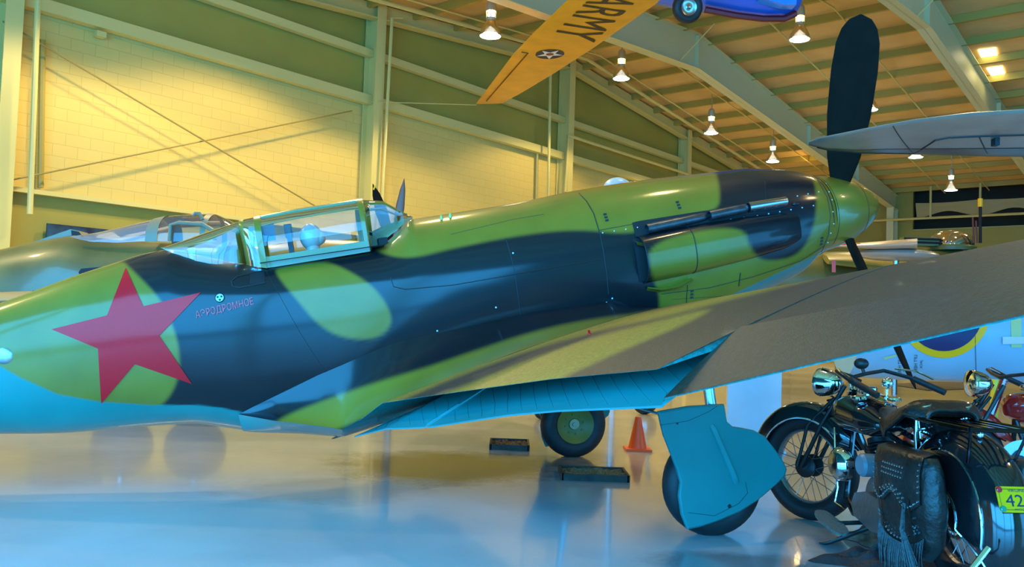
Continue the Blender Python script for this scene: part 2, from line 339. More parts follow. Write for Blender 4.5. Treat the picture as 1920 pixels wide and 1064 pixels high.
pipe([p0, p1], .045, 'vertical pale pipe drop at the far left in front of the block wall', name='downpipe')
p0 = hit_n(735, 34, NB-.62); p1 = hit_n(718, 352, NB-.62)
pipe([p0+D1*.3+ZZ*.1, p0, p1, [p1[0], p1[1], 1.5]], .035, 'thin pale conduit dropping the wall just right of the second wall column', name='conduit')
p0 = hit_n(1032, 135, NB-.5); p1 = hit_n(1028, 372, NB-.5)
pipe([p0, p1], .04, 'pale conduit running down beside the peak column', name='conduit')
a = hit_n(1065, 254, NB-.45); b = hit_n(1060, 360, NB-.45); c = W(33, NB-.45, a[2])
pipe([b, a, c], .045, 'pale pipe bend right of the peak column, running level along the wall', name='bent_pipe')
a = hit_n(1008, 280, NB-.1); b = hit_n(1006, 372, NB-.1)
pipe([a, b], .03, 'short thin conduit low on the bright wall left of the peak column', name='conduit')
a = W(8.15, NB-.05, 3.0); a = hit_n(80, 75, NB-.1); b = hit_n(76, 352, NB-.1)
pipe([a, b], .05, 'olive painted downpipe on the block wall beside the far left pipe', name='downpipe', mt=PURL)
for pa, pb, lab in (((5, 40), (600, 392), 'long thin bracing cable slanting down right across the lit block wall'), ((0, 342), (660, 208), 'long thin bracing cable slanting up right across the lit block wall')):
    pipe([hit_n(*pa, NB-(.35 if pa[1] == 40 else .30)), hit_n(*pb, NB-(.35 if pa[1] == 40 else .30))], .016, lab, 'cable', 'bracing_cable', CABLE, 6)
a = hit_n(697, 191, NB-.4); b = at(893, 197, 20.9)
pipe([a, b], .012, 'thin pale tie wire from the wall column to the yellow wing tip', 'wire', 'tie_wire', TRIMM, 6)
# wall vent boxes / small fixture
m = MB(); c = hit_n(188, 65, NB-.15); m.box(c, (.16, .12, .10), (D1, NN, ZZ)); solo(m, 'junction_box', TRIMM, 'small pale junction box under the upper left wall beam', 'junction box')
# mural panel behind the old fighter
MUR = bpy.data.materials.new('mural_print'); MUR.use_nodes = True
nt = MUR.node_tree; n_ = nt.nodes.new('ShaderNodeTexNoise'); n_.inputs['Scale'].default_value = 2.2; n_.inputs['Detail'].default_value = 10; cr = nt.nodes.new('ShaderNodeValToRGB')
cr.color_ramp.elements[0].position = .45; cr.color_ramp.elements[0].color = (.003, .012, .03, 1); cr.color_ramp.elements[1].position = .75; cr.color_ramp.elements[1].color = (.03, .16, .28, 1)
tcn = nt.nodes.new('ShaderNodeTexCoord'); nt.links.new(tcn.outputs['Object'], n_.inputs[0]); nt.links.new(n_.outputs[0], cr.inputs[0]); nt.links.new(cr.outputs[0], nt.nodes['Principled BSDF'].inputs[0])
a = hit_n(87, 419, NB-.1); b = hit_n(215, 431, NB-.1); b[2] = a[2]
m = MB(); m.prism([a, b, b-ZZ*1.2, a-ZZ*1.2], -NN*.04); solo(m, 'mural_panel', MUR, 'dark blue mural panel on the wall behind the old olive fighter', 'mural', smooth=False)
# two glowing patches standing in for uplight reflected on the roof lining
UPGLOW = mat('uplight_reflection_glow', (1, .9, .6), .4, emit=(1, .82, .42), estr=9)
for (u0, v0, u1, v1), lab in (((1834, 91, 1872, 116), 'upper of two small glowing patches of reflected uplight between purlins at the top right'), ((1850, 125, 1884, 143), 'lower of two small glowing patches of reflected uplight between purlins at the top right')):
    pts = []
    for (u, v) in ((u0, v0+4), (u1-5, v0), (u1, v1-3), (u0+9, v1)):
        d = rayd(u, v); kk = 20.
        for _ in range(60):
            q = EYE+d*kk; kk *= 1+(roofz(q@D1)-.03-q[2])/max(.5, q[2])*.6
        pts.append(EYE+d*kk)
    m = MB(); m.prism(pts, (0, 0, .02)); solo(m, 'uplight_glow_patch', UPGLOW, lab, 'light patch', 'glowing patches of reflected uplight', smooth=False)
# ------------------------------------------------------------------ the camouflaged fighter
# plane frame: s aft from the spinner tip, y towards the right wing, z up
AL, GA = radians(12.5), radians(11.5)
PO = np.array([2.87, 6.72, 1.03+HC])
PT = np.array([-cos(AL)*cos(GA), -sin(AL)*cos(GA), -sin(GA)]); PR = np.array([sin(AL), -cos(AL), 0.]); PU = np.cross(PR, PT)
if PU[2] < 0: PU = -PU
def PL(p):
    p = np.asarray(p, float); return PO + p[..., 0:1]*PT + p[..., 1:2]*PR + p[..., 2:3]*PU
def px(P):
    d = np.asarray(P)-EYE; k = d@_f; return 960+FOC*(d@_r)/k, 532-FOC*(d@_u)/k
def bp(u, v, y):
    d = rayd(u, v); O = PO-EYE; k = (y+O@PR)/(d@PR); q = d*k-O; return q@PT, q@PU
def herm(tab):
    T = np.array(tab, float); x = T[:, 0]; Y = T[:, 1:]; d = np.diff(Y, axis=0)/np.diff(x)[:, None]
    m = np.zeros_like(Y); m[0] = d[0]; m[-1] = d[-1]
    for i in range(1, len(x)-1):
        m[i] = np.where(d[i-1]*d[i] > 0, 2*d[i-1]*d[i]/np.where(np.abs(d[i-1]+d[i]) < 1e-9, 1, d[i-1]+d[i]), 0)
    def f(q):
        q = np.clip(q, x[0], x[-1]); i = np.clip(np.searchsorted(x, q)-1, 0, len(x)-2); h = x[i+1]-x[i]; t = (q-x[i])/h
        t = np.asarray(t)[..., None]; h = np.asarray(h)[..., None]
        return (2*t**3-3*t**2+1)*Y[i] + (t**3-2*t**2+t)*h*m[i] + (-2*t**3+3*t**2)*Y[i+1] + (t**3-t**2)*h*m[i+1]
    return f
#        s     top   bottom  halfw  zmid  exponent(upper)
FT = [(.56, .290, -.300, .285, .00, 2.0), (.66, .34, -.33, .325, -.01, 2.0), (.80, .378, -.425, .355, -.02, 2.0), (.95, .403, -.475, .38, -.04, 2.0), (1.15, .430, -.53, .405, -.06, 2.0), (1.45, .436, -.60, .425, -.08, 2.05),
      (2.0, .448, -.68, .44, -.10, 2.1), (2.45, .440, -.72, .445, -.10, 2.1), (3.0, .408, -.78, .45, -.10, 2.1), (3.5, .402, -.85, .45, -.10, 2.1), (3.68, .400, -.88, .45, -.10, 2.15), (3.80, .31, -.90, .45, -.10, 2.4),
      (3.95, .235, -.93, .45, -.10, 2.8), (4.3, .225, -.97, .448, -.10, 2.9), (4.66, .225, -.90, .44, -.10, 2.9), (4.9, .29, -.85, .425, -.10, 2.6), (5.12, .375, -.775, .405, -.10, 2.25), (5.27, .430, -.725, .39, -.09, 2.1), (5.4, .425, -.705, .375, -.08, 2.05),
      (5.6, .392, -.68, .35, -.07, 2.0), (5.86, .344, -.655, .32, -.06, 2.0), (6.1, .288, -.625, .29, -.06, 2.0), (6.4, .222, -.57, .255, -.07, 2.0), (7.0, .11, -.45, .18, -.10, 2.0), (7.6, .02, -.36, .10, -.13, 2.0), (8.05, -.05, -.28, .03, -.15, 2.0)]
fus = herm(FT)
def fus_y(s, z):
    t, b, w, zm, e = [float(a) for a in fus(s)]
    q = (z-zm)/((t-zm) if z > zm else (zm-b)); e = e if z > zm else 2.2
    return w*max(0., 1-abs(q)**e)**(1/e)
def fus_hit(u, v):
    y = .4
    for _ in range(14):
        s, z = bp(u, v, y); y = .5*y+.5*fus_y(float(s), float(z))
    return float(s), float(y), float(z)
def fus_pt(s, z, off=0.):
    y = fus_y(s, z); a = np.array([s, y, z]); e = 2e-3
    du = np.array([e, fus_y(s+e, z)-y, 0]); dv = np.array([0, fus_y(s, z+e)-y, e]); n = np.cross(dv, du)
    n = unit(n); n = n if n[1] > 0 else -n
    return a+n*off
CG = np.array((.275, .155, .014)); CDK = np.array((.010, .009, .011)); CBL = np.array((.0, .19, .17))
def sdist(u, v, poly):   # signed distance to a polygon (positive inside)
    P = np.array(poly, float); d = np.full(u.shape, 1e9); ins = np.zeros(u.shape, bool)
    for i in range(len(P)):
        a, b = P[i], P[(i+1) % len(P)]; e = b-a; t = np.clip(((u-a[0])*e[0]+(v-a[1])*e[1])/(e@e), 0, 1)
        d = np.minimum(d, np.hypot(u-a[0]-t*e[0], v-a[1]-t*e[1]))
        c = ((a[1] > v) != (b[1] > v)) & (u < (b[0]-a[0])*(v-a[1])/((b[1]-a[1]) if b[1] != a[1] else 1e-9)+a[0]); ins ^= c
    return np.where(ins, d, -d)
def soften(P, n=3):      # Chaikin corner cutting for sprayed outlines
    P = [np.array(p, float) for p in P]
    for _ in range(n): P = [q for i in range(len(P)) for q in (P[i]*.75+P[(i+1) % len(P)]*.25, P[i]*.25+P[(i+1) % len(P)]*.75)]
    return np.array(P)
def lay(C, u, v, poly, col, soft=5., cut=True):
    k = np.clip(sdist(u, v, soften(poly) if cut else poly)/(2*soft)+.5, 0, 1)[:, None]; k = k*k*(3-2*k); return C*(1-k)+np.array(col)*k
F_GREEN = [[(696, 462), (720, 478), (770, 486), (845, 467), (947, 446), (1041, 433), (1105, 432), (1150, 438), (1200, 436), (1345, 400), (1352, 360), (1336, 300), (900, 300), (690, 350)],
           [(512, 500), (600, 487), (650, 505), (705, 540), (737, 592), (728, 622), (695, 638), (640, 634), (596, 610), (556, 562), (525, 525)],
           [(-2500, 300), (210, 470), (262, 520), (300, 560), (320, 600), (335, 645), (338, 695), (324, 738), (296, 768), (200, 830), (-2500, 1400)],
           [(1212, 452), (1392, 418), (1408, 470), (1432, 492), (1495, 482), (1522, 440), (1532, 390), (1528, 336), (1500, 290), (1720, 300), (1700, 480), (1360, 610), (1225, 640), (1240, 560), (1222, 520)]]
F_BLUEL = [(-2600, 900), (-800, 840), (-624, 813), (-415, 778), (-235, 735), (-96, 700), (0, 687), (39, 709), (109, 740), (187, 754), (283, 760), (371, 760), (414, 765), (471, 777), (523, 781), (619, 783), (700, 870), (1100, 760), (1240, 640), (1354, 562), (1540, 474), (1575, 476), (1600, 1100), (-2600, 1500)]
def fus_paint(V):        # V in plane coordinates; the far side mirrors the near side
    V = np.array(V, float); V[:, 1] = np.abs(V[:, 1]); u, v = px(PL(V)); C = np.tile(CDK, (len(V), 1))
    for p in F_GREEN: C = lay(C, u, v, p, CG)
    C = lay(C, u, v, F_BLUEL, CBL, 1.5, False)
    return C
W_GREEN = [[(500, 800), (560, 768), (690, 722), (800, 690), (900, 655), (1000, 622), (1100, 600), (1235, 583), (1400, 540), (1560, 480), (1640, 480), (1560, 516), (1440, 545), (1330, 572), (1240, 596), (1130, 618), (1010, 652), (900, 690), (780, 738), (690, 782), (600, 820)],
           [(700, 800), (800, 750), (900, 712), (1010, 668), (1120, 630), (1250, 598), (1345, 575), (1290, 606), (1180, 652), (1090, 692), (1030, 722), (900, 760)]]
CWD = np.array((.042, .028, .017))
def wing_paint(V, blue):
    V = np.array(V, float); V[:, 1] = np.abs(V[:, 1]); u, v = px(PL(V)); C = np.tile(CWD, (len(V), 1))
    k = np.clip((V[:, 1:2]-.75)/.5, 0, 1); C = CDK*(1-k)+CWD*k
    for p in W_GREEN: C = lay(C, u, v, p, CG*1.05, 6)
    C[np.asarray(blue)] = CBL*.95; return C
G0 = np.array([PL(np.array([2.3, 0., -1.76]))[0], PL(np.array([2.3, 0., -1.76]))[1], 0.0])
MIG = thing('fighter_plane', 'camouflaged green and black fighter with red star filling the foreground', 'airplane', G0)
def pmb(): return MB()
def pb(m, name, mt, parent=None, **k):    # m in plane coordinates -> world mesh
    V = PL(np.array(m.v)); m.v = [tuple(p) for p in V]; return m.build(name, mt, parent or MIG, **k)
# fuselage skin
ss = np.unique(np.concatenate([np.linspace(.56, 6.6, 640), np.linspace(6.6, 8.05, 24)])); na = 250
P = []
for s in ss:
    t, b, w, zm, e = [float(a) for a in fus(s)]; row = []
    for k_ in range(na):
        a = 2*pi*k_/na; c, sn = cos(a), sin(a); ee = e if sn > 0 else 2.2
        row.append((s, w*math.copysign(abs(c)**(2/ee), c), zm+((t-zm) if sn > 0 else (zm-b))*math.copysign(abs(sn)**(2/ee), sn)))
    P.append(row)
m = pmb(); m.grid(P, cv=True); m.f.append(tuple(range(na))); cols = fus_paint(m.v)
FUS = pb(m, 'fuselage', PAINT, colors=cols, sharp=60)
# raised long cowl shoulder line and deck spine are in the skin; seams
def surf_line(pts, step=6):
    out = []
    for a, b in zip(pts[:-1], pts[1:]):
        n = max(2, int(math.dist(a, b)/step))
        for i in range(n): out.append(tuple(np.array(a)+(np.array(b)-np.array(a))*i/n))
    out.append(pts[-1]); r = []
    for u, v in out:
        s, y, z = fus_hit(u, v); r.append(fus_pt(s, z, .0005))
    return r
m = pmb()
SEAMS = [([(1085, 362), (1100, 378), (1113, 400), (1124, 436), (1131, 470), (1137, 510), (1141, 552)], .0035), ([(948, 447), (958, 480), (966, 515), (972, 560), (976, 592)], .0025), ([(732, 520), (738, 538), (760, 543), (850, 535), (960, 516), (1130, 486)], .0025), ([(500, 510), (560, 620), (585, 660), (612, 700)], .0016), ([(845, 440), (960, 412), (1020, 402)], .0015),
         ([(1124, 432), (1190, 420)], .002), ([(400, 480), (300, 470), (240, 490)], .0014), ([(505, 505), (600, 492), (700, 462)], .003), ([(1354, 556), (1260, 562)], .001), ([(1286, 575), (1289, 535)], .003), ([(1385, 537), (1388, 512)], .004), ([(1240, 552), (1330, 540), (1410, 520), (1500, 490), (1545, 462)], .0025),
         ([(1533, 338), (1551, 370), (1557, 405), (1553, 440), (1541, 473)], .003), ([(1390, 402), (1440, 398), (1530, 378)], .002), ([(1434, 340), (1436, 378)], .002)]
for L, r in SEAMS: m = pmb(); m.tube([tuple(p) for p in surf_line(L)], r, 5); pb(m, 'panel_seam', SEAM)
m = pmb()
for L in ([(1130, 437), (1195, 427)], [(1475, 372), (1535, 360)], [(1370, 412), (1420, 405), (1525, 386)], [(1549, 345), (1560, 375), (1563, 420), (1552, 455)]):
    pts = surf_line(L, 18)
    for p in pts: m = pmb(); m.ball(p, .006, n=8, m=5); pb(m, 'rivet', RIVET)
for (u, v) in ((962, 475), (1003, 601), (1137, 568), (1148, 560), (930, 577), (705, 456), (740, 650), (820, 621)): s, y, z = fus_hit(u, v); m = pmb(); m.ball(fus_pt(s, z), .007, n=8, m=5); pb(m, 'rivet', RIVET)
# red star decal
def decal_tris(poly, n, off, centre=None):
    m = pmb(); P = [np.array(p, float) for p in poly]; c = sum(P)/len(P) if centre is None else np.array(centre, float)
    for i in range(len(P)):
        a, b = P[i], P[(i+1) % len(P)]; idx = {}
        base = len(m.v)
        for r in range(n+1):
            for q in range(r+1):
                p = c + (a-c)*(r-q)/n + (b-c)*q/n; s, y, z = fus_hit(*p); idx[(r, q)] = len(m.v); m.v.append(tuple(fus_pt(s, z, off)))
        for r in range(n):
            for q in range(r+1):
                m.f.append((idx[(r, q)], idx[(r+1, q)], idx[(r+1, q+1)]))
                if q < r: m.f.append((idx[(r, q)], idx[(r+1, q+1)], idx[(r, q+1)]))
    return m
STAR = [(236, 503), (269, 575), (377, 549), (299, 630), (360, 720), (253, 683), (190, 757), (184, 654), (97, 618), (201, 592)]
pb(decal_tris(STAR, 14, .004), 'red_star', RED, sharp=60)
def text_verts(body, size=1.):
    c = bpy.data.curves.new('t', 'FONT'); c.body = body; c.size = size; c.resolution_u = 3; o = bpy.data.objects.new('t', c); COL.objects.link(o)
    dg = bpy.context.evaluated_depsgraph_get(); me = bpy.data.meshes.new_from_object(o.evaluated_get(dg)); V = np.array([v.co[:] for v in me.vertices]); F = [tuple(p.vertices) for p in me.polygons]
    bpy.data.objects.remove(o); bpy.data.curves.remove(c); bpy.data.meshes.remove(me); return V, F
def put_text(body, fn):   # fn: unit square (0..1, 0..1) -> 3D
    V, F = text_verts(body); lo = V.min(0); hi = V.max(0); q = (V[:, :2]-lo[:2])/(hi-lo)[:2]; m = MB(); m.add([fn(a, b) for a, b in q], F); return m
def on_fus(P00, P10, P01):
    def f(a, b):
        u = P00[0]+a*(P10[0]-P00[0])+b*(P01[0]-P00[0]); v = P00[1]+a*(P10[1]-P00[1])+b*(P01[1]-P00[1]); s, y, z = fus_hit(u, v); return tuple(fus_pt(s, z, .007))
    return f
m = put_text('АЭРОДРОМНОЕ', on_fus((369, 600), (477, 574), (366, 584))); pb(m, 'lettering', REDL)
# round socket with three holes
m = pmb(); s, y, z = fus_hit(412, 559); n_ = unit(fus_pt(s, z, .1)-fus_pt(s, z)); m.lathe([(0, .003), (.026, .004), (.028, 0)], fus_pt(s, z), n_, 18); so = pb(m, 'socket', mat('socket_enamel', (.5, .6, .65), .3))
m = pmb(); c = fus_pt(s, z, .004); x_ = unit(np.cross(n_, (0, 0, 1.))); y_ = np.cross(n_, x_)
for a in (90, 210, 330): m.lathe([(0, .003), (.006, .003), (.007, 0)], c+.013*(cos(radians(a))*x_+sin(radians(a))*y_), n_, 8)
m.tube([c+.027*(cos(k_*pi/10)*x_+sin(k_*pi/10)*y_) for k_ in range(20)], .0025, 5, closed=True); pb(m, 'socket_hole', SEAM)
# hood step recess
m = pmb(); L = surf_line([(496, 508), (470, 513), (445, 519), (434, 528), (437, 538), (450, 540), (475, 535), (497, 531)]); m.tube([tuple(p) for p in L], .0055, 6); pb(m, 'step_rim', SEAM)
pb(decal_tris([(496, 509), (470, 514), (468, 534), (496, 530)], 6, .002), 'step_recess', DARK)
# spinner
def spr(x): return .292*min(1, (1-(1-min(x, .56)/.56)**1.75))**.62
m = pmb(); P = []
for x in list(np.linspace(0, .56, 30)): P.append((spr(x)+.0005, x))
m.lathe([(r_, x) for r_, x in P], (0, 0, 0), (1, 0, 0), 64); 
SPN = pb(m, 'spinner', GREEN, sharp=60)
m = pmb()
for x in (.235, .545): m.tube([(x, spr(x)*cos(a), spr(x)*sin(a)) for a in np.linspace(0, 2*pi, 49)[:-1]], .0025, 5, closed=True)
m.tube([(.60, .305*cos(a), -.003+.312*sin(a)) for a in np.linspace(0, 2*pi, 49)[:-1]], .0035, 5, closed=True)
pb(m, 'spinner_seam', SEAM, SPN)
# propeller blades
def blade(phi, parent_name='propeller_blade'):
    d = np.array([0, sin(phi), cos(phi)]); tdir = np.array([0, cos(phi), -sin(phi)]); ax = np.array([1., 0, 0]); P = []
    for i in range(40):
        f = i/39; r = .17+1.31*f
        ch = np.interp(f, [0, .06, .2, .45, .7, .85, .93, .975, 1], [.11, .15, .24, .31, .325, .30, .24, .15, .01])
        tw = radians(np.interp(f, [0, .3, 1], [56, 50, 43])); th = np.interp(f, [0, .08, .3, 1], [.075, .045, .028, .010])
        c = np.array([.36, 0, 0])+d*r - ax*.02*f; a = ax*sin(tw)-tdir*cos(tw); b = np.cross(a, d); row = []
        for k_ in range(20):
            q = 2*pi*k_/20; row.append(c+a*ch/2*cos(q)*1.0+b*th/2*sin(q)*(1+.3*cos(q)))
        P.append(row)
    m = pmb(); m.grid(P, cv=True); m.f.append(tuple(39*20+k_ for k_ in range(20))); return m
PHI = radians(34)
for q in (radians(25), radians(158), radians(272)): pb(blade(q), 'propeller_blade', BLACKP, sharp=60)
# oil cooler blister on both cowl sides
def blister(sg):
    P = []; s0, s1 = .93, 2.21
    for i in range(46):
        f = i/45; s = s0+(s1-s0)*f; hh = np.interp(f, [0, .12, .35, .75, 1], [.10, .135, .155, .17, .168]); zc = np.interp(f, [0, .3, 1], [-.085, -.10, -.135]); pr = np.interp(f, [0, .1, .25, .5, .8, 1], [.004, .03, .06, .088, .108, .118])
        row = []
        for k_ in range(25):
            q = -1+2*k_/24; z = zc+hh*q; row.append((s, (fus_y(s, z)-.012+(pr+.012)*(1-abs(q)**3.2)**.55), z))
        P.append(row)
    m = pmb(); m.grid(P); cols = fus_paint([(a, b*1., c) for a, b, c in m.v])
    inner = [[(p[0], (p[1]-.012), p[2]*1.) for p in row] for row in P[30:]]
    n0 = len(m.v); m.grid(inner); cols = np.vstack([cols, np.tile([.02, .02, .02], (len(m.v)-n0, 1))])
    for k_ in range(24): a = len(P)*25-25+k_; b = len(m.v)-25+k_; m.f.append((a, a+1, b+1, b))
    if sg < 0: m.v = [(a, -b, c) for a, b, c in m.v]
    o = pb(m, 'oil_cooler_cowl', PAINT, colors=cols, sharp=50)
    m = pmb()
    m.grid([[(s, sg*(fus_y(s, z)+.003), z) for z in np.linspace(-.285, .015, 14)] for s in np.linspace(2.0, 2.245, 8)]); pb(m, 'cooler_outlet', DARK)
    for i in (int((1.85-s0)/(s1-s0)*45), -1): m = pmb(); m.tube([(p[0], sg*(p[1]+.001), p[2]) for p in P[i]], .0035, 5); pb(m, 'cowl_seam', SEAM, o)
for sg in (1, -1): blister(sg)
# flared lip above and below the cooler outlet
for (ps, nm) in (([(1193, 457), (1215, 462), (1250, 456), (1289, 438)], 'upper'), ([(1218, 540), (1240, 543), (1270, 538), (1300, 523)], 'lower')):
    m = pmb(); rows = []
    for t_, (u, v) in enumerate(ps):
        s, z = bp(u, v, .47); yy = fus_y(float(s), float(z)); pr = (.05, .085, .09, .02)[t_] if nm == 'upper' else (.03, .07, .09, .05)[t_]
        rows.append([(s, yy-.01, z+(.025 if nm == 'upper' else -.02)), (s, yy+pr*.6, z+.008), (s, yy+pr, z-.004), (s, yy+pr*.6, z-.012), (s, yy-.01, z+.0)])
    m.grid(rows); pb(m, 'cowl_lip', GREEN)
# exhaust: dark trough and three stub pipes per side
def exhaust(sg):
    m = pmb(); P = []
    for i in range(40):
        f = i/39; s = 1.30+(2.22-1.30)*f; zc = np.interp(f, [0, .5, 1], [.100, .090, .075]); hh = np.interp(f, [0, .08, .5, .95, 1], [.01, .035, .045, .055, .052])
        P.append([(s, sg*(fus_y(s, zc+hh*q)+.004), zc+hh*q) for q in np.linspace(-1, 1, 7)])
    m.grid(P); pb(m, 'exhaust_trough', DARK)
    for s0, s1, z0, z1, r0, r1, mt in ((1.02, 1.34, .118, .112, .034, .037, STEEL), (1.32, 1.66, .110, .092, .034, .036, PIPE), (1.64, 2.14, .095, .066, .030, .036, PIPE)):
        m = pmb(); pts = []; n_ = 9; rr = []
        for i in range(n_):
            f = i/(n_-1); s = s0+(s1-s0)*f; z = z0+(z1-z0)*f; out = .004+.032*min(1, f*2.5) if s0 > 1.1 else .012+.012*f
            pts.append((s, sg*(fus_y(s, z)+out), z)); rr.append(r0*(.5 if (i == 0 and s0 > 1.1) else 1)+(r1-r0)*f)
        m.tube(pts, rr, 18, caps=False); inn = [r_*.8 for r_ in rr]; m.tube(pts[-3:], inn[-3:], 18, caps=False)
        nn_ = len(m.v); a = 9*18-18
        for k_ in range(18): m.f.append((a+k_, a+(k_+1) % 18, nn_-18+(k_+1) % 18, nn_-18+k_))
        m.lathe([(0, 0), (r0, 0)], pts[0], (1, 0, 0), 18)
        e = pb(m, 'exhaust_pipe', mt)
        m = pmb(); m.lathe([(0, 0), (inn[-1], 0)], np.array(pts[-1])+[-.03, 0, .003], (1, 0, 0), 16); pb(m, 'pipe_bore', DARK, e)
for sg in (1, -1): exhaust(sg)
m = pmb(); s, y, z = fus_hit(1492, 383); m.ball(fus_pt(s, z, .005), (.035, .016, .016), n=14, m=8); pb(m, 'cowl_fairing', PAINT, colors=np.tile(CDK, (len(m.v), 1)))
LUGM = mat('brass_lug', (.5, .42, .12), .4)
for (u, v) in ((827, 412), (844, 408)): s, z = bp(u, v, .17); m = pmb(); m.ball((s, fus_y(s, z), z), (.012, .012, .03), n=10, m=6); pb(m, 'deck_lug', LUGM)
m = pmb()   # cowl latches
for (u, v) in ((1136, 408), (1272, 385), (1297, 552), (1540, 452)):
    s, y, z = fus_hit(u, v)
    for dz in (.022, 0, -.022): p = fus_pt(s, z+dz, .003); m.box(p, (.02, .008, .013))
pb(m, 'cowl_latch', SEAM)
# canopy
def can(s):    # sill z, top z, half width at sill
    zt = np.interp(s, [3.66, 3.72, 3.85, 3.98, 4.06, 4.45, 4.73, 4.80, 5.05, 5.30], [.415, .445, .552, .575, .578, .570, .552, .545, .498, .440])
    z0 = np.interp(s, [3.66, 3.75, 3.97, 4.0, 4.66, 4.74, 4.80, 5.0, 5.15, 5.30], [.40, .36, .235, .205, .195, .22, .255, .275, .33, .437])
    w = np.interp(s, [3.66, 3.80, 3.98, 4.70, 5.30], [.10, .25, .345, .345, .13]); return z0, zt, w
def can_pt(s, a, off=0.):   # a 0..1 over the top from right sill to left sill
    z0, zt, w = can(s); c = cos(pi*a); sn = sin(pi*a); y = (w+off)*math.copysign(abs(c)**.85, c); z = z0+(zt-z0+off)*abs(sn)**.62
    wf = fus_y(s, z0)*.98 if w > .2 else w
    y = y*(1+(min(wf, .42)/w-1)*(1-abs(sn))*.8) ; return (s, y, z)
def can_patch(s0, s1, a0, a1, off, th, ns=14, na_=20):
    m = pmb(); o = [[can_pt(s, a, off) for a in np.linspace(a0, a1, na_)] for s in np.linspace(s0, s1, ns)]; i = [[can_pt(s, a, off-th) for a in np.linspace(a0, a1, na_)] for s in np.linspace(s0, s1, ns)]
    ring = [[r[k_] for k_ in range(na_)]+[q[k_] for k_ in reversed(range(na_))] for r, q in zip(o, i)]
    m.grid(ring, cv=True); n_ = 2*na_; m.f.append(tuple(range(n_))); m.f.append(tuple((ns-1)*n_+k_ for k_ in range(n_))); return m
def thin_patch(s0, s1, a0, a1, off, ns=20, na_=28): m = pmb(); m.grid([[can_pt(s, a, off) for a in np.linspace(a0, a1, na_)] for s in np.linspace(s0, s1, ns)]); return m
def framec(m): return dict(colors=fus_paint(m.v)*0+CG*np.ones((len(m.v), 1)))
HOOD = pb(can_patch(3.99, 4.03, 0, 1, .012, .02), 'canopy_frame', GREEN)
for (s0, s1, a0, a1) in ((4.66, 4.70, 0, 1), (4.03, 4.67, 0, .022), (4.03, 4.67, .978, 1), (4.03, 4.67, .345, .375), (4.03, 4.67, .625, .655)): pb(can_patch(s0, s1, a0, a1, .012, .02), 'frame_bar', GREEN, HOOD)
pb(thin_patch(4.02, 4.67, .07, .93, .002), 'canopy_glass', GLASS)
m = pmb()
m.grid([[can_pt(s, a, -.012) for a in (.30, .325, .35)] for s in np.linspace(4.03, 4.66, 12)]); m.grid([[can_pt(s, a, -.012) for a in (.10, .2, .3, .35)] for s in np.linspace(4.58, 4.66, 4)])
pb(m, 'hood_inner_rail', mat('inner_frame_blue_grey', (.10, .16, .24), .35, metal=.5))
WS = pb(thin_patch(3.67, 3.99, 0.02, .98, .0), 'windscreen_glass', GLASSO)
for a in (.30, .70):
    pb(can_patch(3.70, 3.99, a-.015, a+.015, .006, .01), 'windscreen_post', GREEN, WS)
for a0, a1 in ((0, .05), (.95, 1)): pb(can_patch(3.67, 3.99, a0, a1, .006, .012), 'windscreen_post', mat('windscreen_beading', (.5, .48, .3), .3, metal=.5), WS)
RG = pb(thin_patch(4.80, 5.30, .0, 1, .0), 'rear_glazing', GLASSO)
for s0, s1, mt in ((4.70, 4.77, GLASSO), (4.77, 4.80, GREEN)): pb(can_patch(s0, s1, 0, 1, .006, .012), 'rear_frame', mt, RG)
m = pmb()   # cockpit floor lining and far sill
m.grid([[(s, y, .232) for y in np.linspace(-.36, .36, 5)] for s in np.linspace(3.9, 4.7, 5)]); pb(m, 'cockpit_tub', mat('cockpit_grey', (.06, .09, .12), .6))
m = pmb(); c = (4.36, .05, .375); m.ball(c, (.075, .07, .09), n=20, m=14); m.ball((4.36, .05, .27), (.05, .06, .08), n=14, m=8); m.ball((4.315, .05, .36), (.05, .05, .05), n=12, m=8); pb(m, 'pilot_helmet_dummy', mat('pale_grey_plastic', (.50, .42, .36), .35, coat=.5))
m = pmb(); m.box((4.5, 0, .33), (.03, .28, .26)); m.box((4.5, 0, .44), (.05, .16, .08)); pb(m, 'seat_back', mat('seat_leather', (.03, .03, .035), .5))
m = pmb(); m.grid([[(s, sg_, z) for sg_ in (-.30, -.26)] for s, z in ((3.92, .22), (3.94, .30))]); m.box((3.90, 0, .24), (.06, .4, .10)); pb(m, 'instrument_panel', DARK)
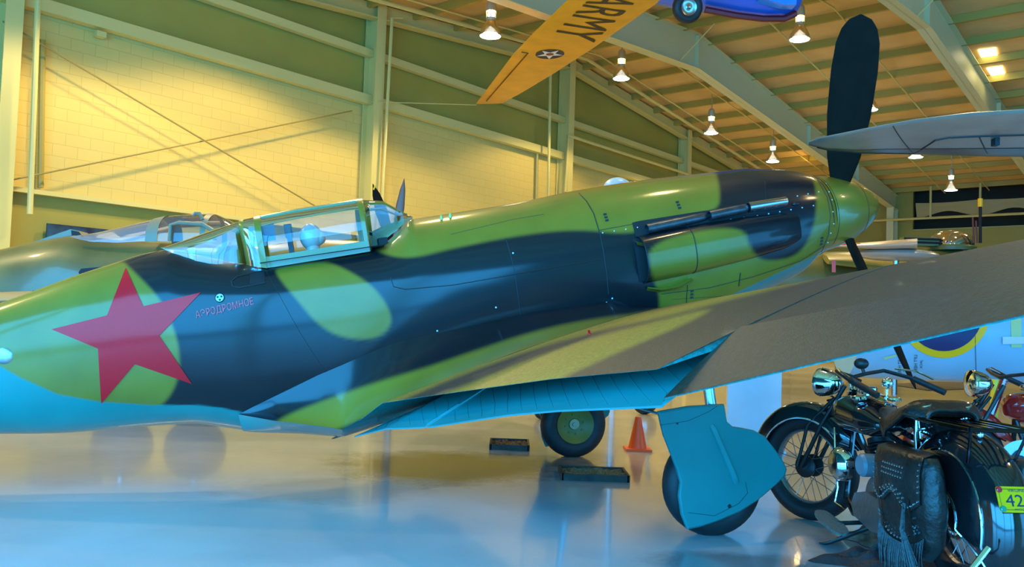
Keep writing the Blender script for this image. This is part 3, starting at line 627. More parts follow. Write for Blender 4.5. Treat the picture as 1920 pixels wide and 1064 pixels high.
# wing
WTE = [(.0, 4.48, -.99), (.3, 4.42, -.955), (.6, 4.28, -.847), (1.0, 4.12, -.709), (1.4, 3.92, -.673), (1.8, 3.76, -.637), (2.2, 3.64, -.60), (2.6, 3.52, -.563), (3.28, 3.335, -.515)]
WTO = [(3.2801, 3.035, -.462), (4.0, 2.87, -.382), (4.5, 2.74, -.315), (4.75, 2.70, -.29), (4.95, 2.68, -.27), (5.12, 2.66, -.25)]
def wing_ends(y):
    T = WTE if y <= 3.28 else WTO; a = np.array(T); st = np.interp(y, a[:, 0], a[:, 1]); zt = np.interp(y, a[:, 0], a[:, 2])
    sl = 2.0+.10*y+ (max(0, y-4.6)/.52)**2.2*.5; zl = -.553+.072*y
    if y < .9: sl += 0
    return sl, zl, st, zt
def foil(y, x, up):
    sl, zl, st, zt = wing_ends(y); y_ = y; T = WTE if y <= 3.28 else WTO
    full = np.interp(y, [.3, 1.4, 3.28, 5.12], [2.4, 1.8, 1.05, .35]); tc = full*np.interp(y, [0, 5.1], [.135, .09])
    c = st-sl; xx = max(0., x*min(1., c/full) if y > 3.28 else x)
    th = 5*tc*(.2969*math.sqrt(xx)-.126*xx-.3516*xx**2+.2843*xx**3-.1015*xx**4)*.5
    return (sl+c*x, y, zl+(zt-zl)*x + (th*1.15 if up else -th*.85)*(1))
def wing_z(s, y):
    sl, zl, st, zt = wing_ends(y); return foil(y, float(np.clip((s-sl)/(st-sl), 0, 1)), True)[2]
def wing(sg):
    yy = np.unique(np.concatenate([np.linspace(.2, 3.28, 150), [3.2801], np.linspace(3.30, 5.12, 80)])); xs = (1-np.cos(np.linspace(0, pi, 60)))/2; P = []; nup = len(xs)
    for y in yy: P.append([foil(y, x, True) for x in xs[::-1]]+[foil(y, x, False) for x in xs[1:]])
    m = pmb(); m.grid(P, cv=True); m.f.append(tuple((len(yy)-1)*len(P[0])+k_ for k_ in range(len(P[0]))))
    blue = np.tile(np.array([False]*nup+[True]*(len(xs)-1)), len(yy)); cols = wing_paint(m.v, blue)
    if sg < 0: m.v = [(a, -b, c) for a, b, c in m.v]
    o = pb(m, 'wing', WINGP, colors=cols, sharp=40)
    # aileron, drooped
    P = []
    ya = np.linspace(3.285, 4.9, 40)
    for y in ya:
        a = np.array(WTO); s0 = np.interp(y, a[:, 0], a[:, 1]); z0 = np.interp(y, a[:, 0], a[:, 2]); s1 = np.interp(y, [3.28, 4, 4.5, 5], [3.33, 3.16, 3.03, 2.85]); z1 = np.interp(y, [3.28, 4, 4.5, 5], [-.611, -.477, -.384, -.289])
        up = [(s0+(s1-s0)*x, y, (foil(y, 1., True)[2]+.006)*(1-x)+z1*x+.012*math.sin(pi*x)*.5) for x in np.linspace(1, -.06, 12)]; lo = [(s0+(s1-s0)*x, y, z0+(z1-z0)*x-.016*(1-x)-.006) for x in np.linspace(0, 1, 12)]; P.append(up+lo)
    m = pmb(); m.grid(P, cv=True); n_ = 24; m.f.append(tuple(range(n_))); m.f.append(tuple(39*n_+k_ for k_ in range(n_)))
    blue = np.tile(np.array([False]*12+[True]*12), 40); cols = wing_paint(m.v, blue)
    if sg < 0: m.v = [(a, -b, c) for a, b, c in m.v]
    pb(m, 'aileron', WINGP, colors=cols, sharp=40)
    # lowered flaps with ribs on the inner face
    for y0, y1 in ((.56, 1.36), (1.385, 3.27)):
        P = []; m = pmb()
        def fl(y, x, dz=0.):
            sl, zl, st, zt = wing_ends(y); sh = st-.52*np.interp(y, [.5, 3.3], [1, .7]); zh = foil(y, (sh-sl)/(st-sl), False)[2]-.004; dr = np.interp(y, [.56, 1.0, 1.4, 2.2, 3.27], [.07, .15, .165, .135, .125])
            return (sh+(st-sh)*x, y*sg, zh+(zt-dr-zh)*x+dz)
        Y = np.linspace(y0, y1, 30)
        P = [[fl(y, x, .004) for x in np.linspace(0, 1, 6)]+[fl(y, x, -.004) for x in np.linspace(1, 0, 6)] for y in Y]
        m.grid(P, cv=True); m.f.append(tuple(range(12))); m.f.append(tuple(29*12+k_ for k_ in range(12)))
        for y in np.arange(y0-.3, y1-.1, .13):
            m.tube([fl(min(y1-.01, max(y0+.01, y+.55*q)), .30+.66*q, .0045) for q in np.linspace(0, 1, 6)], .0016, 4)
        pb(m, 'flap', BLUEU)
    # root fillet
    P = []; S_ = np.concatenate([np.linspace(2.02, 4.12, 90), np.linspace(4.14, 4.98, 44)])
    for s in S_:
        z0 = np.interp(s, [2.02, 2.13, 2.51, 3.03, 3.97, 4.45, 4.88, 4.98], [-.56, -.50, -.375, -.36, -.405, -.52, -.655, -.69])
        y0 = fus_y(s, z0)-.003
        y1 = np.interp(s, [2.02, 2.3, 3.3, 3.7, 4.0, 4.12, 4.28, 4.42, 4.6, 4.75, 4.98], [.50, .80, .98, .93, .83, .76, .65, .585, .52, .468, fus_y(4.98, -.69)+.002])
        z1 = wing_z(s, y1)+.003 if s < 4.24 else np.interp(s, [4.24, 4.36, 4.45, 4.6, 4.75, 4.98], [wing_z(4.24, .68)+.003, -.868, -.838, -.795, -.755, -.692])
        c = np.array([s, y0+.30*(y1-y0), z1+.24*(z0-z1)]); a = np.array([s, y0, z0]); b = np.array([s, y1, z1])
        P.append([tuple((1-t)**2*a+2*t*(1-t)*c+t*t*b) for t in np.linspace(0, 1, 30)])
    m = pmb(); m.grid(P); cols = wing_paint(m.v, np.zeros(len(m.v), bool))
    # blue closing skin under the fillet tail, down to the belly
    n0 = len(m.v); Q = []
    for i, s in enumerate(S_):
        if s < 4.13: continue
        b = P[i][-1]; zb = float(fus(s)[1]); k0 = max(zb+.03, -2); Q.append([(s, b[1]*(1-q)+.16*q, b[2]*(1-q)+(zb+.012)*q-.03*sin(pi*q)) for q in np.linspace(0, 1, 10)])
    m.grid(Q); cols = np.vstack([cols, np.tile(CBL, (len(m.v)-n0, 1))])
    if sg < 0: m.v = [(a, -b, c) for a, b, c in m.v]
    pb(m, 'wing_root_fillet', PAINT, colors=cols, sharp=50)
for sg in (1, -1): wing(sg)
# main gear
def gear(sg):
    c = np.array([2.375, sg*1.38, -1.76+.292])
    axis = np.array([0, sg*1., 0.]); m = pmb()
    R_ = .292; m.lathe([(.165, -.07), (.20, -.088), (.25, -.086), (.278, -.06), (R_, -.03), (R_+.002, 0), (R_, .03), (.278, .06), (.25, .086), (.20, .088), (.165, .07)], c, axis, 48)
    w = pb(m, 'main_wheel', RUBBER, sharp=60)
    m = pmb(); m.lathe([(.0, -.03), (.04, -.045), (.05, -.03), (.09, -.035), (.13, -.05), (.16, -.074), (.168, -.078), (.168, .078), (.16, .074), (.13, .03), (0, .02)], c, axis, 36)
    for a in np.arange(0, 2*pi, pi/4): m.lathe([(0, -.014), (.008, -.012), (.009, 0)], c+np.array([.085*cos(a), -sg*.034, .085*sin(a)]), axis, 8)
    hb = pb(m, 'wheel_hub', mat('hub_olive', (.17, .17, .03), .45), w)
    m = pmb(); m.lathe([(0, -.056), (.018, -.056), (.02, -.045), (.045, -.045), (.045, -.02)], c, axis, 20); pb(m, 'axle_cap', mat('axle_cap_worn', (.35, .32, .2), .4, metal=.5), w)
    m = pmb(); top = np.array([2.30, sg*1.40, -.50]); m.tube([c+[0, sg*.095, 0], c+[-.02, sg*.10, .12]], .03, 12); m.tube([c+[-.02, sg*.10, .08], top], .032, 14); m.tube([c+[0, -sg*.02, 0], c+[0, sg*.11, 0]], .022, 10); pb(m, 'gear_leg', STEEL)
    PC = [(1233, 772), (1290, 762), (1356, 758), (1361, 790), (1372, 800), (1392, 803), (1412, 807), (1432, 818), (1452, 843), (1468, 867), (1474, 880), (1470, 893), (1455, 908), (1420, 938), (1385, 960), (1345, 977), (1312, 988), (1288, 993), (1277, 965), (1272, 930), (1275, 905), (1268, 880), (1256, 848), (1243, 815)]
    yc = 1.52; Q = [bp(u, v, yc) for u, v in PC]
    Q = [(a, b) for a, b in Q]; cc = np.mean(Q, axis=0); m = pmb(); n_ = len(Q)
    for yy, inset in ((-.012, 0.), (.008, 0.), (.016, .03)):
        for a, b in Q: m.v.append((a+(cc[0]-a)*inset, sg*(yc+yy), b+(cc[1]-b)*inset))
    for j in range(2):
        for i in range(n_): m.f.append((j*n_+i, j*n_+(i+1) % n_, (j+1)*n_+(i+1) % n_, (j+1)*n_+i))
    m.f.append(tuple(range(n_))); m.f.append(tuple(2*n_+i for i in range(n_)))
    cv = pb(m, 'gear_cover', BLUEC, sharp=25)
    def cp(u, v, o=.018): a, b = bp(u, v, yc+o); return np.array([a, sg*(yc+o), b])
    m = pmb(); a, b = cp(1334, 797), cp(1382, 908); d = unit(b-a); q = np.cross(d, [0, 1, 0]); P = []
    for f in np.linspace(0, 1, 14):
        p = a+(b-a)*f; hw = .016*(1 if .0 < f < 1 else .8); h_ = .012 if 0 < f < 1 else .0; P.append([p-q*hw, p-q*hw*.7+[0, sg*h_, 0], p+q*hw*.7+[0, sg*h_, 0], p+q*hw])
    m.grid(P); pb(m, 'cover_rib', BLUEU, cv)
    for L in ([(1237, 798), (1290, 790), (1330, 772), (1345, 762)], [(1290, 962), (1340, 968), (1385, 945), (1402, 925), (1398, 905)]): m = pmb(); m.tube([cp(*p, .0165) for p in L], .0012, 5); pb(m, 'cover_seam', SEAM, cv)
    for q_, r_ in ((cp(1368, 950), .01), (cp(1270, 795), .005)): m = pmb(); m.lathe([(0, .002), (r_, .002), (r_*1.1, 0)], q_, [0, sg, 0], 14); pb(m, 'drain_hole', SEAM, cv)
    m = pmb(); m.tube([np.array([2.62, sg*1.44, -1.02]), np.array([2.80, sg*1.25, -.93])], .008, 8); pb(m, 'cover_rod', STEEL)
for sg in (1, -1): gear(sg)
# tail
m = pmb(); P = []
for z, s0, s1, th in ((-.02, 7.0, 8.08, .05), (.3, 7.25, 8.16, .045), (.7, 7.55, 8.2, .035), (.98, 7.85, 8.12, .012)):
    P.append([(s0+(s1-s0)*(1-cos(a))/2, th*sin(a)*(1-.4*(1-cos(a))/2), z) for a in np.linspace(0, 2*pi, 25)[:-1]])
m.grid(P, cv=True); m.f.append(tuple(72+k_ for k_ in range(24))); pb(m, 'tail_fin', PAINT, colors=np.tile(CG, (len(m.v), 1)))
for sg in (1, -1):
    m = pmb(); P = []
    for y, s0, s1, th in ((.02, 6.95, 7.9, .05), (.5, 7.1, 7.85, .04), (1.1, 7.3, 7.75, .025), (1.4, 7.48, 7.66, .008)): P.append([(s0+(s1-s0)*(1-cos(a))/2, sg*y, -.06+th*sin(a)) for a in np.linspace(0, 2*pi, 25)[:-1]])
    m.grid(P, cv=True); m.f.append(tuple(72+k_ for k_ in range(24))); pb(m, 'tailplane', PAINT, colors=np.tile(CG, (len(m.v), 1)))
m = pmb(); s, y, z = fus_hit(8, 668); m.lathe([(0, .012), (.03, .012), (.05, .0)], fus_pt(s, z), unit(fus_pt(s, z, .1)-fus_pt(s, z)), 18); pb(m, 'lifting_tube_plug', STEEL)
m = pmb(); m.lathe([(0, -.04), (.08, -.04), (.11, -.02), (.11, .02), (.08, .04), (0, .04)], (7.35, 0, -.66), (0, 1, 0), 20); m.tube([(7.35, .045, -.66), (7.25, .0, -.4)], .02, 8); pb(m, 'tail_wheel', RUBBER)
m = pmb(); s = 2.95; m.lathe([(0, .004), (.012, .004), (.013, 0)], (2.99, 1.5, wing_z(2.99, 1.5)), (0, 0, 1), 10); m.box((2.99, 1.5, wing_z(2.99, 1.5)+.012), (.012, .006, .024)); pb(m, 'gear_indicator', RED)
#@@PART3
# ------------------------------------------------------------------ small floor items
def floor_at(u, v): return hit_z(u, v, 0.0)
YELP = mat('post_yellow', (.85, .55, .01), .4)
ORANGE = mat('cone_orange', (.95, .10, .01), .35)
c = floor_at(1195, 845); t = thing('traffic_cone', 'orange traffic cone standing between the two main wheels', 'cone', c)
m = MB(); m.box(c+[0, 0, .012], (.24, .24, .024)); m.build('base', ORANGE, t)
m = MB(); m.lathe([(.088, .024), (.085, .035), (.03, .30), (.026, .315), (.0, .316)], c, ZZ, 28); m.build('cone_body', ORANGE, t)
TRAYM = mat('rusty_dark_tray', (.045, .028, .018), .7, noise=(12, .5, 5)); GRAN = mat('oil_absorbent', (.22, .20, .10), .9, noise=(60, .6, 4), bump=(80, 1.))
def tray(u, v, w, d, label, fill):
    c = floor_at(u, v)+np.array([0, d/2, 0]); t = thing('drip_tray', label, 'tray', c, 'drip trays on the hall floor'); m = MB(); h = .05
    m.box(c+[0, 0, .006], (w, d, .012))
    for sx in (-1, 1): m.box(c+[sx*w/2, 0, h/2], (.02, d+.02, h))
    for sy in (-1, 1): m.box(c+[0, sy*d/2, h/2], (w, .02, h))
    m.build('pan', TRAYM, t, smooth=False)
    m = MB(); g = [[c+[x, y, .024+.022*rng.random()] for y in np.linspace(-d/2+.01, d/2-.01, 12)] for x in np.linspace(-w/2+.01, w/2-.01, 20)]; m.grid(g); m.build('absorbent', fill, t, smooth=False)
tray(1116, 903, .50, .36, 'larger dark drip tray with yellowish granules nearest the covered wheel', GRAN)
tray(955, 845, .35, .42, 'smaller black drip tray behind, left of the uncovered olive wheel', TRAYM)
def simple_wheel(c, r, w, axis, name, label, hubm, seg=28):
    t = thing(name, label, 'wheel', np.array([c[0], c[1], c[2]-r])); m = MB(); m.lathe([(r*.55, -w*.4), (r*.7, -w/2), (r*.9, -w*.45), (r, -w*.2), (r, w*.2), (r*.9, w*.45), (r*.7, w/2), (r*.55, w*.4)], c, axis, seg); m.build('tyre', RUBBER, t)
    m = MB(); m.lathe([(0, -w*.1), (r*.2, -w*.2), (r*.3, -w*.1), (r*.5, -w*.3), (r*.56, -w*.42), (r*.56, w*.42), (r*.3, w*.1), (0, w*.1)], c, axis, seg); m.build('hub', hubm, t)
    return t
p = floor_at(1016, 787); simple_wheel(p+[0, 0, .10], .10, .06, unit([.3, -1, 0]), 'trolley_wheel', 'tiny dark wheel showing under the lowered flap, left of the olive-hubbed wheel', STEEL)
p = floor_at(1208, 777); w_ = simple_wheel(p+[0, 0, .17], .17, .16, unit([-.5, -1, 0]), 'distant_wheel', 'small dark wheel far behind, right above the orange cone', STEEL)
m = MB(); m.tube([p+[0, 0, .17], p+[.1, .1, .9]], .03, 8); m.build('strut', STEEL, w_)
BOARD = mat('pale_blue_board', (.50, .68, .80), .35, noise=(3, .06, 4))
a = floor_at(1362, 846); b = floor_at(1463, 848); t = thing('display_board', 'pale blue upright board standing behind the covered wheel', 'board', (a+b)/2)
m = MB(); m.prism([a, b, b+ZZ*.92, a+ZZ*.92], [0, .05, 0]); m.build('panel', BOARD, t, smooth=False)
m = MB(); m.prism([a+[-.05, -.12, 0], b+[.02, -.12, 0], b+[.02, .2, 0], a+[-.05, .2, 0]], ZZ*.02); m.build('foot', BOARD, t, smooth=False)

# ------------------------------------------------------------------ motorcycles
BPAINT = mat('black_gloss_enamel', (.010, .010, .012), .12, coat=1.); RPAINT = mat('red_gloss_enamel', (.55, .012, .01), .15, coat=1.)
LEATHER = mat('worn_black_leather', (.022, .015, .012), .38, noise=(9, .5, 5), bump=(30, .35)); ENG = mat('engine_black', (.03, .03, .03), .4, metal=.5); ALU = mat('cast_aluminium', (.30, .30, .30), .38, metal=.9, bump=(40, .2))
def motorcycle(R0, head, steer, paint, label, full=True):
    R0 = np.array([R0[0], R0[1], 0.]); hx = unit([head[0], head[1], 0]); ly = np.array([-hx[1], hx[0], 0])
    def B(x, y, z): return R0+x*hx+y*ly+z*ZZ
    lean = radians(4)
    def L_(x, y, z): return B(x, y+z*math.tan(lean), z)
    A = (hx, unit(ly), ZZ)
    t = thing('motorcycle', label, 'motorcycle', R0)
    sx, sy = cos(steer), sin(steer); fx = sx*hx+sy*ly; fl = -sy*hx+sx*ly; sc = L_(1.10, 0, 0)
    def Fk(x, y, z): return sc+x*fx+y*fl+z*ZZ+ly*0*z
    def wheel(c, ax, fwd, nm):
        r = .335; m = MB(); rings = []
        for a in np.linspace(0, 2*pi, 49)[:-1]:
            d = cos(a)*fwd+sin(a)*ZZ; rings.append([c+d*(r-.058+.058*cos(q))+ax*.058*sin(q) for q in np.linspace(0, 2*pi, 15)[:-1]])
        m.grid(rings, cu=True, cv=True); w = m.build(nm, RUBBER, t, sharp=60)
        m = MB(); m.lathe([(.222, -.035), (.23, -.03), (.215, -.01), (.215, .01), (.23, .03), (.222, .035)], c, ax, 48); m.build('rim', ALU if full else CHROME, w)
        m = MB(); m.lathe([(0, -.07), (.03, -.07), (.07, -.05), (.07, -.04), (.03, -.03), (.03, .03), (.07, .04), (.07, .05), (.03, .07), (0, .07)], c, ax, 20); m.build('hub', ENG, w)
        m = MB()
        for i in range(28):
            a = 2*pi*i/28; b_ = a+(.35 if i % 2 else -.35); s_ = .045 if i % 4 < 2 else -.045
            m.tube([c+.07*(cos(b_)*fwd+sin(b_)*ZZ)+ax*s_, c+.218*(cos(a)*fwd+sin(a)*ZZ)], .0022, 4)
        m.build('spokes', STEEL, w); return w
    rc = L_(0, 0, .335); fc = Fk(.34, 0, .335)
    wheel(rc, ly, hx, 'rear_wheel'); wheel(fc, fl, fx, 'front_wheel')
    def fender(c, fwd, ax, a0, a1, r, hw, nm, skirt):
        m = MB(); P = []
        for a in np.linspace(a0, a1, 30):
            d = cos(a)*fwd+sin(a)*ZZ; e = min(1, (min(a-a0, a1-a))/.35+.12); row = []
            for q in np.linspace(-1, 1, 15): row.append(c+d*(r-skirt*abs(q)**3*min(1, e*1.1))+ax*hw*math.sin(q*pi/2)*(.45+.55*e))
            P.append(row)
        m.grid(P); o = m.build(nm, paint, t, sharp=80)
        m = MB(); m.tube([p[-1] for p in P], .006, 6); m.tube([p[0] for p in P], .006, 6); m.build('fender_edge', CHROME if full else paint, o); return P
    fender(fc, fx, fl, radians(-8), radians(158), .40, .085, 'front_fender', .10)
    PF = fender(rc, hx, ly, radians(20), radians(212), .405, .125, 'rear_fender', .27)
    # fork, girder style with springs
    m = MB()
    for s_ in (-1, 1):
        m.tube([fc+fl*s_*.085, Fk(.20, s_*.085, .62), Fk(.06, s_*.07, .86)], .014, 8); m.tube([fc+fl*s_*.085+fx*.03, Fk(.30, s_*.085, .60), Fk(.14, s_*.05, .78)], .011, 8)
    m.build('fork', ENG, t)
    m = MB(); m.tube([Fk(.20+.02*cos(a), .02*sin(a), .60+.012*a/2) for a in np.linspace(0, 14*pi, 120)], .005, 5); m.build('fork_spring', ENG, t)
    m = MB(); m.tube([Fk(.12, 0, .62), Fk(.02, 0, .90)], .025, 10); m.build('head_tube', paint, t)
    # headlight
    hc = Fk(.24, .02, .865); hd = unit(fx+ZZ*.02); r = .088
    m = MB(); m.lathe([(0, -.12), (.035, -.115), (.062, -.09), (.08, -.05), (.088, -.01), (.092, .0), (.088, .02)], hc, hd, 32); h_ = m.build('headlight', CHROME, t)
    m = MB(); m.lathe([(.088, .018), (.05, .035), (0, .04)], hc, hd, 32); m.build('headlight_lens', GLASSO, h_)
    # handlebar
    m = MB()
    for s_ in (-1, 1): m.tube([Fk(.05, 0, .91), Fk(.04, s_*.12, .93), Fk(0, s_*.25, .95), Fk(-.12, s_*.33, .915), Fk(-.22, s_*.35, .875)], .012, 10)
    hb = m.build('handlebar', ENG, t)
    for s_ in (-1, 1): m = MB(); m.tube([Fk(-.14, s_*.335, .91), Fk(-.32, s_*.365, .84)], .019, 12); m.build('hand_grip', RUBBER, hb)
    for s_ in (-1, 1): m = MB(); m.tube([Fk(-.04, s_*.30, .965), Fk(-.12, s_*.40, .955), Fk(-.22, s_*.42, .91)], .006, 6); m.build('brake_lever', CHROME, hb)
    if full:
        m = MB(); m.ball(Fk(.06, -.10, .99), (.045, .035, .035), n=14, m=8); m.tube([Fk(.04, -.10, .93), Fk(.06, -.10, .98)], .01, 6); m.build('spot_lamp', ENG, t)
        m = MB(); m.ball(L_(.78, -.06, .90), .032); m.tube([L_(.80, -.06, .80), L_(.78, -.06, .89)], .006, 6); m.build('mirror', CHROME, t)
    # tank
    m = MB(); P = []
    for f in np.linspace(0, 1, 26):
        x = .56+.58*f; w_ = np.interp(f, [0, .08, .35, .75, .95, 1], [.03, .10, .155, .165, .12, .04]); zt = np.interp(f, [0, .3, .7, .92, 1], [.70, .785, .82, .80, .74]); zb = np.interp(f, [0, .3, .8, 1], [.66, .60, .60, .66]); zc = (zt+zb)/2; hh = (zt-zb)/2
        P.append([L_(x, w_*math.copysign(abs(cos(a))**.8, cos(a)), zc+hh*math.copysign(abs(sin(a))**.8, sin(a))) for a in np.linspace(0, 2*pi, 33)[:-1]])
    m.grid(P, cv=True); m.f.append(tuple(range(32))); m.f.append(tuple(25*32+i for i in range(32))); tk = m.build('fuel_tank', paint, t, sharp=70)
    m = MB(); P = [[L_(.66+.40*f, w*np.interp(f, [0, .5, 1], [.03, .065, .05]), np.interp(f, [0, .3, .6, 1], [.805, .826, .838, .83])+.008*(1-abs(w))) for w in np.linspace(-1, 1, 9)] for f in np.linspace(0, 1, 14)]; m.grid(P); m.build('tank_console', CHROME if full else paint, tk)
    m = MB(); m.lathe([(.045, 0), (.055, .01), (.055, .03), (.047, .036), (0, .037)], L_(.90, 0, .835), ZZ, 24); g = m.build('speedometer', CHROME, t); m = MB(); m.lathe([(.044, .0375), (0, .038)], L_(.90, 0, .835), ZZ, 24); m.build('gauge_face', mat('gauge_face', (.35, .35, .33), .3), g)
    for x, y in ((.80, .10), (.80, -.10), (1.0, .0)): m = MB(); m.lathe([(.04, 0), (.045, .008), (.04, .02), (.02, .026), (0, .027)], L_(x, y, .80 if y else .845), ZZ, 20); m.build('filler_cap', CHROME, t)
    # saddle
    m = MB(); P = []
    for f in np.linspace(0, 1, 24):
        x = .06+.62*f; w_ = np.interp(f, [0, .12, .4, .7, 1], [.12, .19, .20, .12, .05]); zt = np.interp(f, [0, .12, .35, .7, 1], [.82, .865, .82, .775, .775]); dr = np.interp(f, [0, .3, .6, 1], [.05, .10, .14, .05]); row = []
        for q in np.linspace(-1, 1, 17): row.append(L_(x, w_*sin(q*pi/2)*1.02, zt-dr*abs(q)**2.6+.02*abs(q)*(1-abs(q))))
        P.append(row)
    m.grid(P); n0 = len(m.v); m.grid([[p-ZZ*.018+(r_[8]-p)*.05 for p in r_] for r_ in P]); m.build('saddle', LEATHER, t, sharp=80)
    m = MB(); m.tube([P[i][0] for i in range(24)], .009, 6); m.tube([P[i][-1] for i in range(24)], .009, 6); m.tube(P[0], .009, 6); m.build('saddle_piping', LEATHER, t)
    m = MB(); m.tube([L_(.38, 0, .48), L_(.38, 0, .74)], .018, 12); m.build('seat_post', CHROME, t)
    for s_ in (-1, 1): m = MB(); m.tube([L_(.12+.03*cos(a), s_*.10+.03*sin(a), .66+.008*a) for a in np.linspace(0, 8*pi, 60)], .005, 5); m.build('seat_spring', CHROME, t)
    # frame tubes
    m = MB()
    for s_ in (-1, 1): m.tube([L_(0, s_*.10, .335), L_(.35, s_*.10, .42), L_(.45, s_*.06, .62), L_(1.05, s_*.02, .72)], .016, 8); m.tube([L_(1.08, 0, .66), L_(.98, s_*.12, .22), L_(.85, s_*.14, .16), L_(.30, s_*.14, .17), L_(0, s_*.10, .335)], .016, 8)
    m.build('frame', paint if full else ENG, t)
    # engine
    m = MB(); m.lathe([(0, -.10), (.12, -.10), (.14, -.06), (.14, .06), (.12, .10), (0, .10)], L_(.66, 0, .28), ly, 28); en = m.build('crankcase', ALU, t)
    for a in (-22, 22):
        d = unit(sin(radians(a))*hx+cos(radians(a))*ZZ); m = MB(); pr = [(.045, .10)]
        for i in range(9): z_ = .12+i*.020; pr += [(.045, z_), (.082, z_+.002), (.082, z_+.006), (.045, z_+.008)]
        pr += [(.07, .30), (.07, .33), (0, .345)]; m.lathe(pr, L_(.66, 0, .28)+hx*(.10*sin(radians(a))), d, 24); m.build('cylinder', ENG, en, sharp=30)
    m = MB(); m.lathe([(0, .06), (.06, .062), (.085, .045), (.095, .02), (.095, -.02), (.07, -.03)], L_(.82, .20, .44), ly, 28); m.build('air_cleaner', CHROME, t)
    m = MB(); m.lathe([(0, .05), (.05, .05), (.062, .035), (.062, -.05)], L_(.60, .16, .47), ly, 24); m.build('distributor', mat('blue_grey_cap', (.20, .26, .30), .4), t)
    m = MB(); P = [L_(x, .19, z) for x, z in ((.74, .17), (.77, .23), (.72, .30), (.60, .33), (.28, .30), (.22, .24), (.28, .16), (.55, .13))]; m.prism(P, -ly*.09); m.build('primary_cover', ALU, t, sharp=30)
    m = MB(); m.tube([L_(.74, -.10, .40), L_(.80, -.2, .25), L_(.5, -.22, .16), L_(-.35, -.24, .18)], .024, 12); m.build('exhaust_pipe', CHROME, t)
    fb = L_(.72, .33, .13); m = MB(); P = []
    for a in np.linspace(0, 2*pi, 25)[:-1]: P.append(fb+hx*.15*math.copysign(abs(cos(a))**.7, cos(a))+ly*.055*math.copysign(abs(sin(a))**.7, sin(a))+ZZ*(.03*cos(a)))
    m.prism(P, ZZ*.012); m.build('footboard', mat('ribbed_footboard', (.16, .15, .12), .55, bump=(90, 1.)), t); m = MB(); m.tube([L_(.72, .12, .14), fb], .012, 8); m.build('footboard_bracket', ENG, t)
    m = MB(); m.tube([L_(1.0, .16, .62), L_(.92, .2, .45), L_(.86, .22, .30), L_(.86, .24, .22), L_(.78, .22, .2)], .006, 6); m.build('gear_lever', CHROME, t)
    m = MB(); m.tube([L_(.62, .12, .15), L_(.75, .33, .02), L_(.80, .36, .0)], .012, 8); m.build('kick_stand', ENG, t)
    if not full: return t, L_, Fk
    # luggage rack
    m = MB(); zr = .775
    for y in (-.15, .15): m.tube([L_(-.32, y, zr), L_(.12, y, zr)], .010, 8)
    for x in (-.32, .12): m.tube([L_(x, -.15, zr), L_(x, .15, zr)], .010, 8)
    for y in (-.09, -.03, .03, .09): m.box(L_(-.10, y, zr+.004), (.43, .022, .006), A)
    for y in (-.13, .13): m.tube([L_(-.30, y, zr), L_(-.22, y*.8, .62)], .007, 6); m.tube([L_(.10, y, zr), L_(.06, y*.8, .70)], .007, 6)
    m.build('luggage_rack', mat('rack_black_chrome', (.05, .05, .06), .12, metal=1.), t)
    # licence plate
    a = radians(158); d = cos(a)*hx+sin(a)*ZZ; pc = rc+d*.435+ly*.015; up = unit(np.cross(ly, d)); up = up if up[2] > 0 else -up; rt = -ly; no = unit(np.cross(rt, up)); no = no if no@(-hx) > 0 else -no
    m = MB(); W_, H_ = .185, .108; rr = .012; P = []
    for cx, cy, a0 in ((W_/2-rr, H_/2-rr, 0), (-W_/2+rr, H_/2-rr, 90), (-W_/2+rr, -H_/2+rr, 180), (W_/2-rr, -H_/2+rr, 270)):
        for q in range(4): P.append(pc+rt*(cx+rr*cos(radians(a0+q*30)))+up*(cy+rr*sin(radians(a0+q*30))))
    m.prism(P, no*.003); pl_ = m.build('licence_plate', mat('plate_yellow', (.95, .45, .0), .5, spec=.2), t, sharp=30)
    PK = mat('plate_ink', (.01, .02, .06), .5)
    def pt(x0, x1, y0, y1): return lambda p, q: tuple(pc+no*.0042+rt*(x0+(x1-x0)*p)+up*(y0+(y1-y0)*q))
    for body, bx in (('427', (-.060, .060, -.030, .020)), ('VIRGINIA', (-.042, .042, .031, .044)), ('ANTIQUE', (-.03, .03, -.046, -.037))): put_text(body, pt(*bx)).build('plate_lettering', PK, pl_, smooth=False)
    m = MB(); o_ = pc+no*.004; m.tube([o_+rt*x+up*y for x, y in ((-.082, -.043), (.082, -.043), (.082, .043), (-.082, .043))], .0012, 4, closed=True); m.build('plate_border', PK, pl_)
    for x, y, cl in ((-.080, .040, (.7, .01, .03)), (-.080, -.040, (.0, .25, .15)), (.08, .04, (.7, .01, .03)), (.08, -.04, (0, .25, .15))): m = MB(); m.lathe([(.013, 0), (.013, .006), (.009, .010), (0, .011)], pc+no*.003+rt*x+up*y, no, 18); m.build('reflector', mat('reflector', cl, .15, coat=1), pl_)
    m = MB(); m.tube([p + (p-rc)*.012 for p in [r_[12] for r_ in PF][8:-2]], .005, 6); m.tube([p + (p-rc)*.012 for p in [r_[2] for r_ in PF][8:-2]], .005, 6); m.build('fender_trim', CHROME, t)
    m = MB(); m.ball(rc+ZZ*.40-hx*.14+ly*.02, (.016, .016, .02), n=12, m=8); m.build('rack_bolt', CHROME, t)
